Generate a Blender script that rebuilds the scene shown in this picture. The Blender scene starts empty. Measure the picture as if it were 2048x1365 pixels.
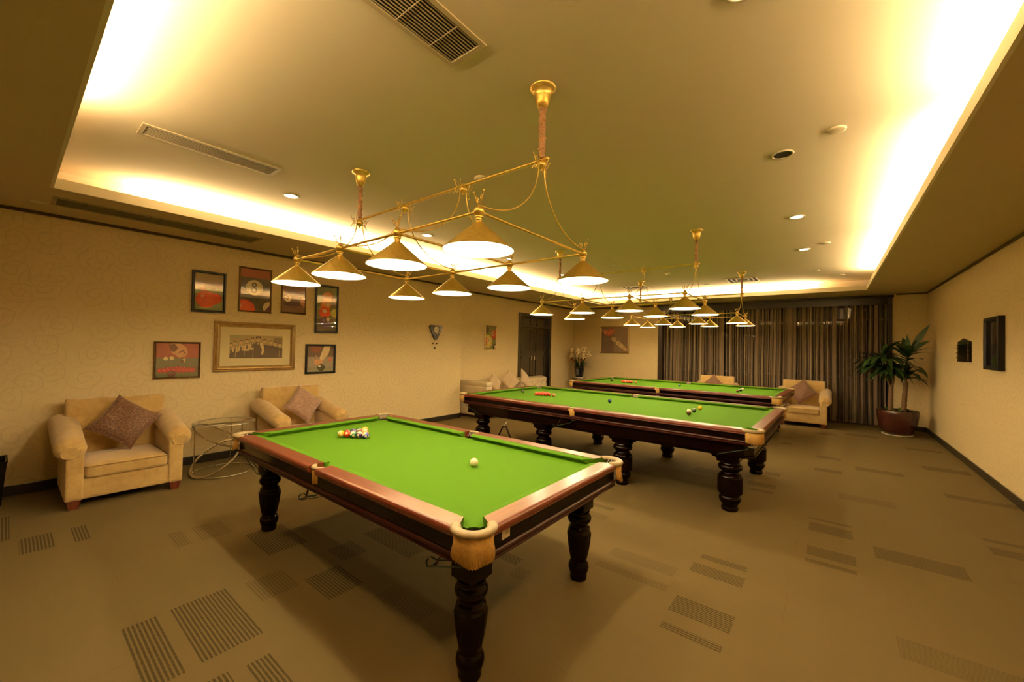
import bpy, math, random
from mathutils import Vector, Matrix
from math import sin, cos, pi, radians as RAD, sqrt, atan2
random.seed(7)
S = bpy.context.scene
COL = S.collection

# ------------------------------------------------------------------ camera
cam_d = bpy.data.cameras.new('camera'); cam = bpy.data.objects.new('camera', cam_d); COL.objects.link(cam)
cam_d.sensor_width = 36; cam_d.sensor_fit = 'HORIZONTAL'; cam_d.lens = 801.65 / 2048 * 36
cam_d.clip_start = 0.02
CM = Matrix(((0.7844278767606752, -0.006336858440744608, 0.6201876735197508, 0),
             (0.6198999504799236, -0.02411162114770151, -0.784310321952107, 0),
             (0.019923793708207953, 0.9996891886735254, -0.014985609548533419, 1.56), (0, 0, 0, 1)))
cam.matrix_world = CM
S.camera = cam
# ------------------------------------------------------------------ colour management, world
S.view_settings.view_transform = 'Standard'; S.view_settings.look = 'None'
S.view_settings.gamma = 1; S.view_settings.use_curve_mapping = False
S.view_settings.exposure = 0.2
S.cycles.max_bounces = 10; S.cycles.diffuse_bounces = 6; S.cycles.glossy_bounces = 5
S.cycles.transparent_max_bounces = 12; S.cycles.use_denoising = True; S.cycles.denoising_prefilter = 'ACCURATE'
S.cycles.sample_clamp_indirect = 6.0
S.cycles.caustics_reflective = False; S.cycles.caustics_refractive = False
W = bpy.data.worlds.new('night'); S.world = W; W.use_nodes = True
W.node_tree.nodes['Background'].inputs[0].default_value = (.002, .002, .003, 1)
# ------------------------------------------------------------------ light levels
COVE_COL = (1.0, .73, .37); COVE_W = 48.0      # watts per metre of cove tube
BULB_COL = (1.0, .78, .44); BULB_W = 17.0
DOWN_COL = (1.0, .74, .34); DOWN_W = 12.0

CEIL, SOF, BACK = 3.08, 2.84, 11.59
XL, XREC, XR, YN = -6.307, -6.56, 1.566, -2.4
CX0, CX1, CY0, CY1 = -5.192, 0.58, 0.226, 10.62     # opening of the raised ceiling

def area(name, loc, sx, sy, rot, col, w, spread=180):
    d = bpy.data.lights.new(name, 'AREA'); d.shape = 'RECTANGLE'; d.size = sx; d.size_y = sy
    d.color = col; d.energy = w; d.spread = RAD(spread)
    o = bpy.data.objects.new(name, d); COL.objects.link(o); o.location = loc; o.rotation_euler = rot
    return o
UP = (pi, 0, 0)
def cove_run(name, x0, y0, x1, y1, fac=1.0):
    L = math.hypot(x1-x0, y1-y0)
    alongx = abs(x1-x0) > abs(y1-y0)
    area(name, ((x0+x1)/2, (y0+y1)/2, 2.925), L if alongx else .03, .03 if alongx else L, UP, COVE_COL, COVE_W*L*fac)
TUBES = []
for a in ((-5.32, .85, -5.32, 10.5), (.71, .5, .71, 3.2), (.71, 3.55, .71, 6.3), (.71, 6.42, .71, 9.45),
          (-4.9, 10.75, -.35, 10.75), (-3.6, .09, .4, .09)):
    cove_run('cove_light', *a); TUBES.append(a)

# ------------------------------------------------------------------ material helpers
MATS = {}
class N:
    def __init__(s, name):
        s.m = bpy.data.materials.new(name); s.m.use_nodes = True; s.t = s.m.node_tree
        s.b = s.t.nodes['Principled BSDF']; s.out = s.t.nodes['Material Output']
    def n(s, typ, **kw):
        nd = s.t.nodes.new(typ)
        for k, v in kw.items():
            if k == 'ins':
                for a, b in v.items():
                    if hasattr(b, 'is_output'): s.t.links.new(b, nd.inputs[a])
                    else: nd.inputs[a].default_value = b
            else: setattr(nd, k, v)
        return nd
    def math(s, op, a, b=0.0, c=0.0):
        nd = s.n('ShaderNodeMath', operation=op)
        for i, v in enumerate((a, b, c)):
            if hasattr(v, 'is_output'): s.t.links.new(v, nd.inputs[i])
            else: nd.inputs[i].default_value = v
        return nd.outputs[0]
    def link(s, a, b): s.t.links.new(a, b)
    def coord(s, sc=(1, 1, 1), kind='Object', rot=(0, 0, 0)):
        tc = s.n('ShaderNodeTexCoord'); mp = s.n('ShaderNodeMapping')
        mp.inputs['Scale'].default_value = sc; mp.inputs['Rotation'].default_value = rot
        s.link(tc.outputs[kind], mp.inputs['Vector']); return mp.outputs['Vector']
    def noise(s, vec, scale, detail=3, rough=.55):
        nd = s.n('ShaderNodeTexNoise', ins={'Vector': vec, 'Scale': scale, 'Detail': detail, 'Roughness': rough}); return nd.outputs['Fac']
    def ramp(s, fac, stops, interp='LINEAR'):
        nd = s.n('ShaderNodeValToRGB'); cr = nd.color_ramp; cr.interpolation = interp
        while len(cr.elements) < len(stops): cr.elements.new(.5)
        for e, (p, c) in zip(cr.elements, stops): e.position = p; e.color = (*c, 1) if len(c) == 3 else c
        s.link(fac, nd.inputs[0]); return nd.outputs[0]
    def mix(s, fac, a, b, mode='MIX'):
        nd = s.n('ShaderNodeMix', data_type='RGBA', blend_type=mode)
        for i, v in ((0, fac), (6, a), (7, b)):
            if hasattr(v, 'is_output'): s.link(v, nd.inputs[i])
            else: nd.inputs[i].default_value = v if i == 0 else (*v, 1)
        return nd.outputs[2]
    def bump(s, h, strength=.3, dist=.01):
        nd = s.n('ShaderNodeBump', ins={'Height': h, 'Strength': strength, 'Distance': dist}); s.link(nd.outputs[0], s.b.inputs['Normal'])
    def base(s, c):
        if hasattr(c, 'is_output'): s.link(c, s.b.inputs['Base Color'])
        else: s.b.inputs['Base Color'].default_value = (*c, 1)
    def set(s, **kw):
        for k, v in kw.items(): s.b.inputs[k.replace('_', ' ')].default_value = v

def simple(name, col, rough=.5, metal=0, var=.12, scale=8, coat=0, spec=.5, bump=0, sheen=0):
    if name in MATS: return MATS[name]
    m = N(name); f = m.noise(m.coord(), scale, 4)
    lo = tuple(c*(1-var) for c in col); hi = tuple(min(1, c*(1+var)) for c in col)
    m.base(m.ramp(f, ((.3, lo), (.7, hi))))
    m.set(Roughness=rough, Metallic=metal, Coat_Weight=coat, Specular_IOR_Level=spec, Sheen_Weight=sheen)
    m.b.inputs['Coat Roughness'].default_value = .08
    if bump: m.bump(f, bump, .004)
    MATS[name] = m.m; return m.m
def emis(name, col, st):
    m = N(name); m.set(Emission_Strength=st); m.b.inputs['Emission Color'].default_value = (*col, 1); m.base((.8, .8, .8))
    m.m.cycles.emission_sampling = 'NONE'; MATS[name] = m.m; return m.m

# paint
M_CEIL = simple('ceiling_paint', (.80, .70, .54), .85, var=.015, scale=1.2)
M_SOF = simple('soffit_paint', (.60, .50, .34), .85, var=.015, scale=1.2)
M_LIP = simple('fascia_paint', (.80, .74, .60), .7, var=.01)
M_DARKTRIM = simple('dark_trim', (.035, .024, .014), .4)
M_SHADOWTRIM = simple('painted_shadow_gap', (.10, .062, .03), .6)  # brown stands in for the soft shade where soffit meets wall
M_BRASS = None
def mk_brass():
    m = N('brushed_brass'); v = m.coord((1, 1, 1)); f = m.noise(v, 40, 3)
    f2 = m.noise(m.coord((3, 3, 160)), 3, 2)
    m.base(m.ramp(f, ((.3, (.72, .53, .14)), (.7, (.84, .64, .20)))))
    m.set(Metallic=.82); r = m.n('ShaderNodeMapRange', ins={'Value': f2, 'To Min': .22, 'To Max': .42}); m.link(r.outputs[0], m.b.inputs['Roughness'])
    return m.m
M_BRASS = mk_brass()
def mk_wallpaper(name, axis):
    # pale gold wallpaper: tone-on-tone curling scrolls over a fine vertical thread
    m = N(name)
    tc = m.n('ShaderNodeTexCoord'); sep = m.n('ShaderNodeSeparateXYZ'); m.link(tc.outputs['Object'], sep.inputs[0])
    u = sep.outputs[1 if axis == 'x' else 0]; w = sep.outputs[2]
    cmb = m.n('ShaderNodeCombineXYZ', ins={0: u, 1: w}); 
    lines = []
    for sc, off, k in ((3.6, 0.0, 4.2), (3.0, 7.3, 4.6)):
        mp = m.n('ShaderNodeMapping', ins={'Vector': cmb.outputs[0], 'Scale': (sc, sc, 1), 'Location': (off, off*.7, 0)})
        wp = m.n('ShaderNodeTexNoise', ins={'Vector': mp.outputs[0], 'Scale': 1.6, 'Detail': 1})
        wa = m.n('ShaderNodeVectorMath', operation='MULTIPLY_ADD', ins={0: wp.outputs['Color'], 1: (.35, .35, 0), 2: mp.outputs[0]})
        vo = m.n('ShaderNodeTexVoronoi', voronoi_dimensions='2D', ins={'Vector': wa.outputs[0], 'Scale': 1.0, 'Randomness': .75})
        df = m.n('ShaderNodeVectorMath', operation='SUBTRACT', ins={0: wa.outputs[0], 1: vo.outputs['Position']})
        s2 = m.n('ShaderNodeSeparateXYZ', ins={0: df.outputs[0]})
        ang = m.math('ARCTAN2', s2.outputs[1], s2.outputs[0]); r = vo.outputs['Distance']
        ph = m.math('FRACT', m.math('ADD', m.math('MULTIPLY', ang, 1/(2*pi)), m.math('MULTIPLY', r, k)))
        d = m.math('ABSOLUTE', m.math('SUBTRACT', ph, .5))
        ln = m.n('ShaderNodeMapRange', interpolation_type='SMOOTHSTEP', ins={'Value': d, 'From Min': .05, 'From Max': .13, 'To Min': 1.0, 'To Max': 0.0}).outputs[0]
        # curls fade out toward the cell border so that neighbouring scrolls do not clash
        fd = m.n('ShaderNodeMapRange', interpolation_type='SMOOTHSTEP', ins={'Value': r, 'From Min': .42, 'From Max': .62, 'To Min': 1.0, 'To Max': 0.0}).outputs[0]
        lines.append(m.math('MULTIPLY', ln, fd))
    L = m.math('MAXIMUM', lines[0], m.math('MULTIPLY', lines[1], .6))
    th = m.n('ShaderNodeMapping', ins={'Vector': cmb.outputs[0], 'Scale': (260, 9, 1)})
    t = m.noise(th.outputs[0], 1, 2)
    big = m.noise(cmb.outputs[0], 1.3, 2)
    c0 = m.ramp(t, ((.25, (.66, .525, .275)), (.75, (.70, .575, .345))))
    c1 = m.mix(m.math('MULTIPLY', L, .32), c0, (.45, .34, .19))
    c2 = m.mix(m.math('MULTIPLY', big, .12), c1, (.55, .44, .27))
    m.base(c2); m.set(Roughness=.62, Specular_IOR_Level=.35); m.bump(m.math('ADD', t, m.math('MULTIPLY', L, .5)), .15, .002)
    return m.m
M_WX = mk_wallpaper('scroll_wallpaper_side', 'x'); M_WY = mk_wallpaper('scroll_wallpaper_back', 'y')
def mk_carpet(name, kind):
    m = N(name); v = m.coord()
    f = m.noise(v, 900, 2); g = m.noise(m.coord((2.2, 14, 1)), 1.6, 4); h = m.noise(v, 1.1, 3)
    c = m.ramp(f, ((.3, (.108, .080, .032)), (.7, (.154, .115, .049))))
    c = m.mix(m.math('MULTIPLY', g, .28), c, (.085, .062, .026)); c = m.mix(m.math('MULTIPLY', h, .25), c, (.185, .142, .068))
    sep = m.n('ShaderNodeSeparateXYZ'); tc = m.n('ShaderNodeTexCoord'); m.link(tc.outputs['Object'], sep.inputs[0])
    # hairline seams of the carpet tiles
    def seam(o, per, off):
        d = m.math('ABSOLUTE', m.math('SUBTRACT', m.math('FRACT', m.math('DIVIDE', m.math('ADD', o, off), per)), .5))
        return m.n('ShaderNodeMapRange', ins={'Value': d, 'From Min': .4965, 'From Max': .499, 'To Min': 0.0, 'To Max': 1.0}).outputs[0]
    brk = m.n('ShaderNodeMapRange', ins={'Value': m.noise(v, 2.3, 2), 'From Min': .45, 'From Max': .6}).outputs[0]
    sm = m.math('MULTIPLY', m.math('MAXIMUM', seam(sep.outputs[0], .61, .2), seam(sep.outputs[1], .61, .12)), m.math('MULTIPLY', brk, .6))
    c = m.mix(sm, c, (.08, .06, .035))
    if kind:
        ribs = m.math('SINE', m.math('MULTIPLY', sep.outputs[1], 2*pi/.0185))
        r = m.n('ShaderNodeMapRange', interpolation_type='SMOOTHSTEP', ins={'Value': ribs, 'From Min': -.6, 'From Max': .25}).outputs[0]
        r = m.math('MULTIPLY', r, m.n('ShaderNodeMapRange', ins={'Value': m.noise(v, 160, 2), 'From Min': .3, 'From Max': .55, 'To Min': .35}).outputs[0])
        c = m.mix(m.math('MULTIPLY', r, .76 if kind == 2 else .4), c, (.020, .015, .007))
    m.base(c); m.set(Roughness=.95, Specular_IOR_Level=.1, Sheen_Weight=.0); m.bump(f, .35, .003)
    return m.m
M_CARP = [mk_carpet('taupe_carpet', 0), mk_carpet('taupe_carpet_faint_ribs', 1), mk_carpet('taupe_carpet_dark_ribs', 2)]
def mk_felt():
    m = N('green_baize'); v = m.coord(); f = m.noise(v, 700, 2); g = m.noise(v, 3, 3)
    c = m.ramp(f, ((.3, (.046, .130, .0035)), (.7, (.062, .156, .0045)))); c = m.mix(m.math('MULTIPLY', g, .12), c, (.072, .165, .006))
    m.base(c); m.set(Roughness=.9, Specular_IOR_Level=.1, Sheen_Weight=.0); m.bump(f, .15, .001); return m.m
M_FELT = mk_felt()
def mk_wood(name, a, b, rough, coat, sc=(1.5, 22, 22), spec=.3):
    m = N(name); f = m.noise(m.coord(sc), 2.2, 5, .6); m.base(m.ramp(f, ((.3, a), (.7, b))))
    m.set(Roughness=rough, Coat_Weight=coat, Specular_IOR_Level=spec); m.b.inputs['Coat Roughness'].default_value = .24; return m.m
M_RAIL = mk_wood('mahogany_rail', (.095, .017, .008), (.165, .034, .015), .3, .4)
M_RAILY = mk_wood('mahogany_rail_cross', (.095, .017, .008), (.165, .034, .015), .3, .4, (22, 1.5, 22))
M_DKWOOD = mk_wood('lacquered_ebony_mahogany', (.0025, .0009, .0007), (.005, .0015, .001), .14, 0, spec=.16)
M_MAROON = mk_wood('maroon_moulding', (.020, .0024, .002), (.034, .0045, .003), .33, 0, spec=.2)
M_LEATHER = simple('tan_leather', (.60, .36, .10), .6, var=.15, scale=60, bump=.3)
M_LEATHER2 = simple('pale_pocket_leather', (.31, .235, .125), .45, var=.12, scale=30, bump=.15)
M_NET = simple('white_net_cord', (.75, .70, .58), .7)
M_BLKIN = simple('pocket_lining', (.012, .014, .008), .8)
M_WIRE = simple('green_coated_wire', (.01, .05, .03), .35, coat=.3)
M_STRAP = simple('brown_leather_strap', (.13, .06, .03), .6, scale=40)
M_WHITE = simple('shade_enamel_white', (.88, .86, .80), .45, var=.02)
M_SLEEVE = simple('rose_beige_gathered_fabric', (.42, .24, .13), .75, var=.3, scale=90, bump=.6, sheen=.3)
M_CHROME = simple('polished_chrome', (.80, .76, .70), .10, 1.0, var=.05)
M_GOLDF = simple('champagne_gilt_frame', (.50, .36, .17), .28, .85, var=.15, scale=20)
M_BRONZEF = simple('bronze_frame', (.20, .12, .05), .3, .8, var=.2, scale=20)
M_BLACKF = simple('black_frame', (.005, .004, .0035), .3, spec=.25)
M_PLASTIC = simple('warm_white_plastic', (.70, .62, .46), .5, var=.02)
M_ALU = simple('painted_grille', (.55, .46, .30), .5, var=.03)
M_DARKIN = simple('duct_black', (.02, .015, .01), .9)
def mk_uph(name, a, b, sc=6):
    m = N(name); v = m.coord(); f = m.noise(v, sc, 4, .6); h = m.noise(v, 500, 2)
    vo = m.n('ShaderNodeTexVoronoi', feature='DISTANCE_TO_EDGE', ins={'Vector': v, 'Scale': 16.0})
    c = m.ramp(f, ((.3, a), (.7, b)))
    e = m.n('ShaderNodeMapRange', ins={'Value': vo.outputs[0], 'From Min': 0.0, 'From Max': .12, 'To Min': .16, 'To Max': 0.0}).outputs[0]
    c = m.mix(e, c, tuple(x*.55 for x in a)); m.base(c)
    m.set(Roughness=.85, Sheen_Weight=.5, Specular_IOR_Level=.2); m.bump(m.math('ADD', f, m.math('MULTIPLY', h, .3)), .35, .01); return m.m
M_UPH = mk_uph('honey_velour', (.46, .30, .105), (.60, .415, .165))
M_LEATHSOFA = simple('cream_leather', (.60, .50, .33), .42, var=.08, scale=5, bump=.1)
def mk_crackle():
    m = N('brown_crackle_velvet'); v = m.coord()
    wp = m.n('ShaderNodeTexNoise', ins={'Vector': v, 'Scale': 7.0}); w2 = m.n('ShaderNodeVectorMath', operation='MULTIPLY_ADD', ins={0: wp.outputs['Color'], 1: (.06, .06, .06), 2: v})
    vo = m.n('ShaderNodeTexVoronoi', feature='DISTANCE_TO_EDGE', ins={'Vector': w2.outputs[0], 'Scale': 34.0})
    e = m.n('ShaderNodeMapRange', interpolation_type='SMOOTHSTEP', ins={'Value': vo.outputs[0], 'From Min': .02, 'From Max': .10, 'To Min': 1.0, 'To Max': 0.0}).outputs[0]
    m.base(m.mix(e, (.10, .048, .028), (.20, .11, .062))); m.set(Roughness=.6, Sheen_Weight=.8, Specular_IOR_Level=.3)
    m.b.inputs['Sheen Tint'].default_value = (.8, .6, .5, 1); m.bump(m.noise(v, 9, 3), .4, .02); return m.m
M_CRACK = mk_crackle()
def mk_pillow(name, a, b, per, feather=False):
    m = N(name); v = m.coord((1, 1, 1))
    if feather: f = m.noise(v, 34, 5, .7)
    else:
        sp = m.n('ShaderNodeSeparateXYZ', ins={0: v}); f = m.math('MULTIPLY_ADD', m.math('SINE', m.math('MULTIPLY', sp.outputs[0], 2*pi/per)), .5, .5)
    m.base(m.ramp(f, ((.3, a), (.7, b)))); m.set(Roughness=.75, Sheen_Weight=.6, Specular_IOR_Level=.2); m.bump(f, .4, .006); return m.m
M_FUR = mk_pillow('mauve_brown_plush', (.20, .11, .075), (.40, .26, .19), .02, True)
M_BEIGEP = mk_pillow('beige_ribbed_fabric', (.44, .32, .19), (.56, .43, .27), .014)
M_GLASS = None
def mk_glass(name, refl=1.0):
    m = N(name); m.t.nodes.remove(m.b)
    tr = m.n('ShaderNodeBsdfTransparent'); gl = m.n('ShaderNodeBsdfGlossy', ins={'Roughness': .01}); lw = m.n('ShaderNodeLayerWeight', ins={'Blend': .5})
    fac = m.math('MULTIPLY', m.math('MULTIPLY_ADD', m.math('POWER', lw.outputs['Facing'], 4.0), .85, .045), refl*2.0); fac = m.math('MINIMUM', fac, .95); mx = m.n('ShaderNodeMixShader', ins={0: fac, 1: tr.outputs[0], 2: gl.outputs[0]})
    tr.inputs[0].default_value = (.96, .97, .95, 1)
    m.link(mx.outputs[0], m.out.inputs[0]); return m.m
M_GLASS = mk_glass('clear_glass', 1.25); M_TGLASS = mk_glass('table_glass', .7)
def mk_nightglass():
    m = N('night_window_glass'); m.base((.008, .009, .012)); m.set(Roughness=.02, Specular_IOR_Level=.6, Coat_Weight=.6); return m.m
M_NIGHT = mk_nightglass()
def mk_sheer():
    # striped sheer: opaque woven stripes alternating with see-through organza
    m = N('striped_sheer_curtain'); at = m.n('ShaderNodeAttribute', attribute_name='cloth_u'); u = at.outputs['Fac']
    def n1(sc, off):
        c = m.n('ShaderNodeCombineXYZ', ins={0: m.math('MULTIPLY', u, sc), 1: off})
        return m.noise(c.outputs[0], 1.0, 1)
    a = n1(11, 3.0); b = n1(40, 9.0)
    c = m.ramp(a, ((.34, (.10, .062, .034)), (.44, (.25, .18, .11)), (.52, (.13, .085, .05)), (.60, (.42, .34, .21)), (.68, (.21, .15, .09))), 'CONSTANT')
    c = m.mix(m.math('MULTIPLY', b, .5), c, (.09, .06, .038))
    m.base(c); m.set(Roughness=.7, Sheen_Weight=.2, Specular_IOR_Level=.25)
    al = m.ramp(a, ((.34, (.55,)*3), (.44, (.92,)*3), (.52, (.62,)*3), (.60, (.95,)*3), (.68, (.8,)*3)), 'CONSTANT')
    m.link(al, m.b.inputs['Alpha']); return m.m
M_SHEER = mk_sheer()
def mk_leaf(name, a, b):
    m = N(name); f = m.noise(m.coord(), 12, 3); m.base(m.ramp(f, ((.3, a), (.7, b)))); m.set(Roughness=.4, Specular_IOR_Level=.5); return m.m
M_LEAF = mk_leaf('dark_glossy_leaf', (.016, .042, .012), (.035, .085, .020))
M_LEAF2 = mk_leaf('fresh_green_leaf', (.05, .11, .02), (.10, .19, .04))
M_TRUNK = simple('cane_bark', (.15, .085, .04), .85, var=.35, scale=30, bump=.6)
M_POT = simple('oxblood_glazed_ceramic', (.050, .013, .008), .25, coat=.3, var=.2)
M_SOIL = simple('potting_soil', (.03, .02, .012), .95, var=.5, scale=60, bump=.8)
M_CREAM = simple('cream_ceramic', (.70, .62, .45), .4)
M_PETAL = simple('cream_petal', (.85, .72, .44), .6, var=.15)
M_ORANGE = simple('rust_petal', (.42, .09, .02), .6, var=.2)
M_BLACKPOT = simple('black_vase_glaze', (.010, .010, .014), .2, coat=.5)
M_WOODTOP = mk_wood('stand_walnut', (.05, .02, .01), (.10, .045, .02), .35, .3)
M_FOOT = mk_wood('cherry_foot', (.10, .022, .012), (.16, .04, .02), .3, .4, (20, 20, 2))
M_DOOR = mk_wood('door_black_walnut', (.010, .007, .005), (.024, .016, .010), .10, .9, (20, 20, 2))

# ------------------------------------------------------------------ mesh helper
class G:
    def __init__(s): s.v = []; s.f = []; s.m = []; s.sm = []; s.M = Matrix()
    def add(s, vs, fs, mi=0, smooth=True, M=None):
        T = s.M @ M if M is not None else s.M; o = len(s.v)
        s.v += [tuple(T @ Vector(p)) for p in vs]
        for f in fs: s.f.append([i+o for i in f]); s.m.append(mi); s.sm.append(smooth)
        return s
    def box(s, x0, x1, y0, y1, z0, z1, mi=0, M=None):
        vs = [(x, y, z) for z in (z0, z1) for y in (y0, y1) for x in (x0, x1)]
        return s.add(vs, [(0, 2, 3, 1), (4, 5, 7, 6), (0, 1, 5, 4), (2, 6, 7, 3), (0, 4, 6, 2), (1, 3, 7, 5)], mi, False, M)
    def loft(s, rings, closed=True, caps=True, mi=0, smooth=True, loop=False, M=None):
        n = len(rings[0]); vs = [p for r in rings for p in r]; fs = []
        R = len(rings)
        for i in range(R if loop else R-1):
            a, b = i*n, ((i+1) % R)*n
            for j in range(n if closed else n-1):
                k = (j+1) % n; fs.append((a+j, a+k, b+k, b+j))
        s.add(vs, fs, mi, smooth, M)
        if caps and not loop and closed:
            s.add(rings[0], [tuple(range(n))[::-1]], mi, False, M); s.add(rings[-1], [tuple(range(n))], mi, False, M)
        return s
    def lathe(s, prof, seg=32, mi=0, smooth=True, c=(0, 0, 0), flute=None, caps=True, M=None):
        rings = []
        for r, z in prof:
            ring = []
            for j in range(seg):
                a = 2*pi*j/seg; rr = r
                if flute and flute[0] < z < flute[1]: rr = r - flute[3]*(1-abs(sin(flute[2]*a/2)))
                ring.append((c[0]+rr*cos(a), c[1]+rr*sin(a), c[2]+z))
            rings.append(ring)
        return s.loft(rings, True, caps, mi, smooth, M=M)
    def tube(s, pts, r, seg=8, mi=0, caps=True, loop=False, M=None):
        P = [Vector(p) for p in pts]; n = len(P); rings = []; up = None
        for i in range(n):
            if loop: t = P[(i+1) % n]-P[i-1]
            else: t = P[min(i+1, n-1)]-P[max(i-1, 0)]
            if t.length < 1e-9: t = Vector((0, 0, 1))
            t.normalize()
            if up is None: up = Vector((0, 0, 1)) if abs(t.z) < .9 else Vector((1, 0, 0))
            a = t.cross(up); 
            if a.length < 1e-6: a = t.orthogonal()
            a.normalize(); b = a.cross(t); b.normalize(); up = b
            rr = r[i] if isinstance(r, (list, tuple)) else r
            rings.append([tuple(P[i]+a*(rr*cos(2*pi*j/seg))+b*(rr*sin(2*pi*j/seg))) for j in range(seg)])
        return s.loft(rings, True, caps, mi, True, loop, M=M)
    def sphere(s, c, r, seg=16, rings=10, mi=0, M=None, sc=(1, 1, 1)):
        pr = []
        for i in range(1, rings): a = pi*i/rings; pr.append((r*sin(a), -r*cos(a)))
        vs = [(c[0], c[1], c[2]-r*sc[2])]; 
        for rr, z in pr:
            for j in range(seg): a = 2*pi*j/seg; vs.append((c[0]+rr*cos(a)*sc[0], c[1]+rr*sin(a)*sc[1], c[2]+z*sc[2]))
        vs.append((c[0], c[1], c[2]+r*sc[2])); fs = []
        for j in range(seg): fs.append((0, 1+(j+1) % seg, 1+j))
        for i in range(rings-2):
            a = 1+i*seg; b = a+seg
            for j in range(seg): fs.append((a+j, a+(j+1) % seg, b+(j+1) % seg, b+j))
        a = 1+(rings-2)*seg; L = len(vs)-1
        for j in range(seg): fs.append((a+j, a+(j+1) % seg, L))
        return s.add(vs, fs, mi, True, M)
    def prism(s, poly, z0, z1, mi=0, smooth=False, M=None):
        n = len(poly); a = [(x, y, z0) for x, y in poly]; b = [(x, y, z1) for x, y in poly]
        s.add(a+b, [(j, (j+1) % n, n+(j+1) % n, n+j) for j in range(n)], mi, smooth, M)
        s.add(a, [tuple(range(n))[::-1]], mi, False, M); s.add(b, [tuple(range(n))], mi, False, M); return s
    def rbox(s, x0, x1, y0, y1, z0, z1, r=.04, mi=0, n=12, puff=0.0, M=None):
        # soft rounded box (superellipsoid blended with a box) for upholstery
        cx, cy, cz = (x0+x1)/2, (y0+y1)/2, (z0+z1)/2; hx, hy, hz = (x1-x0)/2, (y1-y0)/2, (z1-z0)/2
        vs = []; fs = []; idx = {}
        def pt(p):
            q = [p[0]*hx, p[1]*hy, p[2]*hz]; h = (hx, hy, hz); rr = min(r, hx, hy, hz)
            inn = [max(-(h[i]-rr), min(h[i]-rr, q[i])) for i in range(3)]; d = Vector([q[i]-inn[i] for i in range(3)])
            if d.length > 1e-9: d = d.normalized()*rr
            out = [inn[i]+d[i] for i in range(3)]
            if puff:
                out[2] += puff*(1-p[0]**2)*(1-p[1]**2)*(1 if p[2] > 0 else -.2)*abs(p[2])
            return (cx+out[0], cy+out[1], cz+out[2])
        # non uniform params dense near the edges
        def par(i): t = -1+2*i/n; return sin(t*pi/2)*.35+t*.65
        def vid(i, j, k):
            key = (i, j, k)
            if key not in idx: idx[key] = len(vs); vs.append(pt((par(i), par(j), par(k))))
            return idx[key]
        for a in range(n):
            for b in range(n):
                fs.append((vid(a, b, 0), vid(a, b+1, 0), vid(a+1, b+1, 0), vid(a+1, b, 0)))
                fs.append((vid(a, b, n), vid(a+1, b, n), vid(a+1, b+1, n), vid(a, b+1, n)))
                fs.append((vid(a, 0, b), vid(a+1, 0, b), vid(a+1, 0, b+1), vid(a, 0, b+1)))
                fs.append((vid(a, n, b), vid(a, n, b+1), vid(a+1, n, b+1), vid(a+1, n, b)))
                fs.append((vid(0, a, b), vid(0, a, b+1), vid(0, a+1, b+1), vid(0, a+1, b)))
                fs.append((vid(n, a, b), vid(n, a+1, b), vid(n, a+1, b+1), vid(n, a, b+1)))
        return s.add(vs, fs, mi, True, M)
    def mesh(s, name, mats):
        me = bpy.data.meshes.new(name); me.from_pydata(s.v, [], s.f)
        for m in (mats if isinstance(mats, (list, tuple)) else [mats]): me.materials.append(m)
        me.polygons.foreach_set('material_index', s.m); me.polygons.foreach_set('use_smooth', s.sm); me.update(); return me
    def obj(s, name, mats, parent=None, bevel=0, loc=None, rot=None, kind=None, label=None, cat=None, group=None):
        o = bpy.data.objects.new(name, s.mesh(name, mats)); COL.objects.link(o)
        if parent: o.parent = parent
        if loc: o.location = loc
        if rot: o.rotation_euler = rot
        if bevel:
            md = o.modifiers.new('bevel', 'BEVEL'); md.width = bevel; md.segments = 2; md.limit_method = 'ANGLE'; md.angle_limit = RAD(40)
        tag(o, label, cat, group, kind); return o
def tag(o, label=None, cat=None, group=None, kind=None):
    for k, v in (('label', label), ('category', cat), ('group', group), ('kind', kind)):
        if v: o[k] = v
    return o
def empty(name, loc, rz=0, label=None, cat=None, group=None):
    o = bpy.data.objects.new(name, None); COL.objects.link(o); o.location = loc; o.rotation_euler = (0, 0, rz); o.empty_display_size = .1
    return tag(o, label, cat, group)
def struct(g, name, mats, bevel=0): return g.obj(name, mats, kind='structure', bevel=bevel)
def kids(o): return [c for c in bpy.data.objects if c.parent == o]
def copy_tree(o, parent=None):
    c = o.copy(); COL.objects.link(c); c.parent = parent
    for k in kids(o): copy_tree(k, c)
    return c
def circ(r, n, z=0, c=(0, 0)): return [(c[0]+r*cos(2*pi*i/n), c[1]+r*sin(2*pi*i/n), z) for i in range(n)]
def bez(p0, p1, p2, p3, n=12):
    p = [Vector(q) for q in (p0, p1, p2, p3)]
    return [tuple(p[0]*(1-t)**3+p[1]*3*t*(1-t)**2+p[2]*3*t*t*(1-t)+p[3]*t**3) for t in (i/n for i in range(n+1))]

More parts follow.
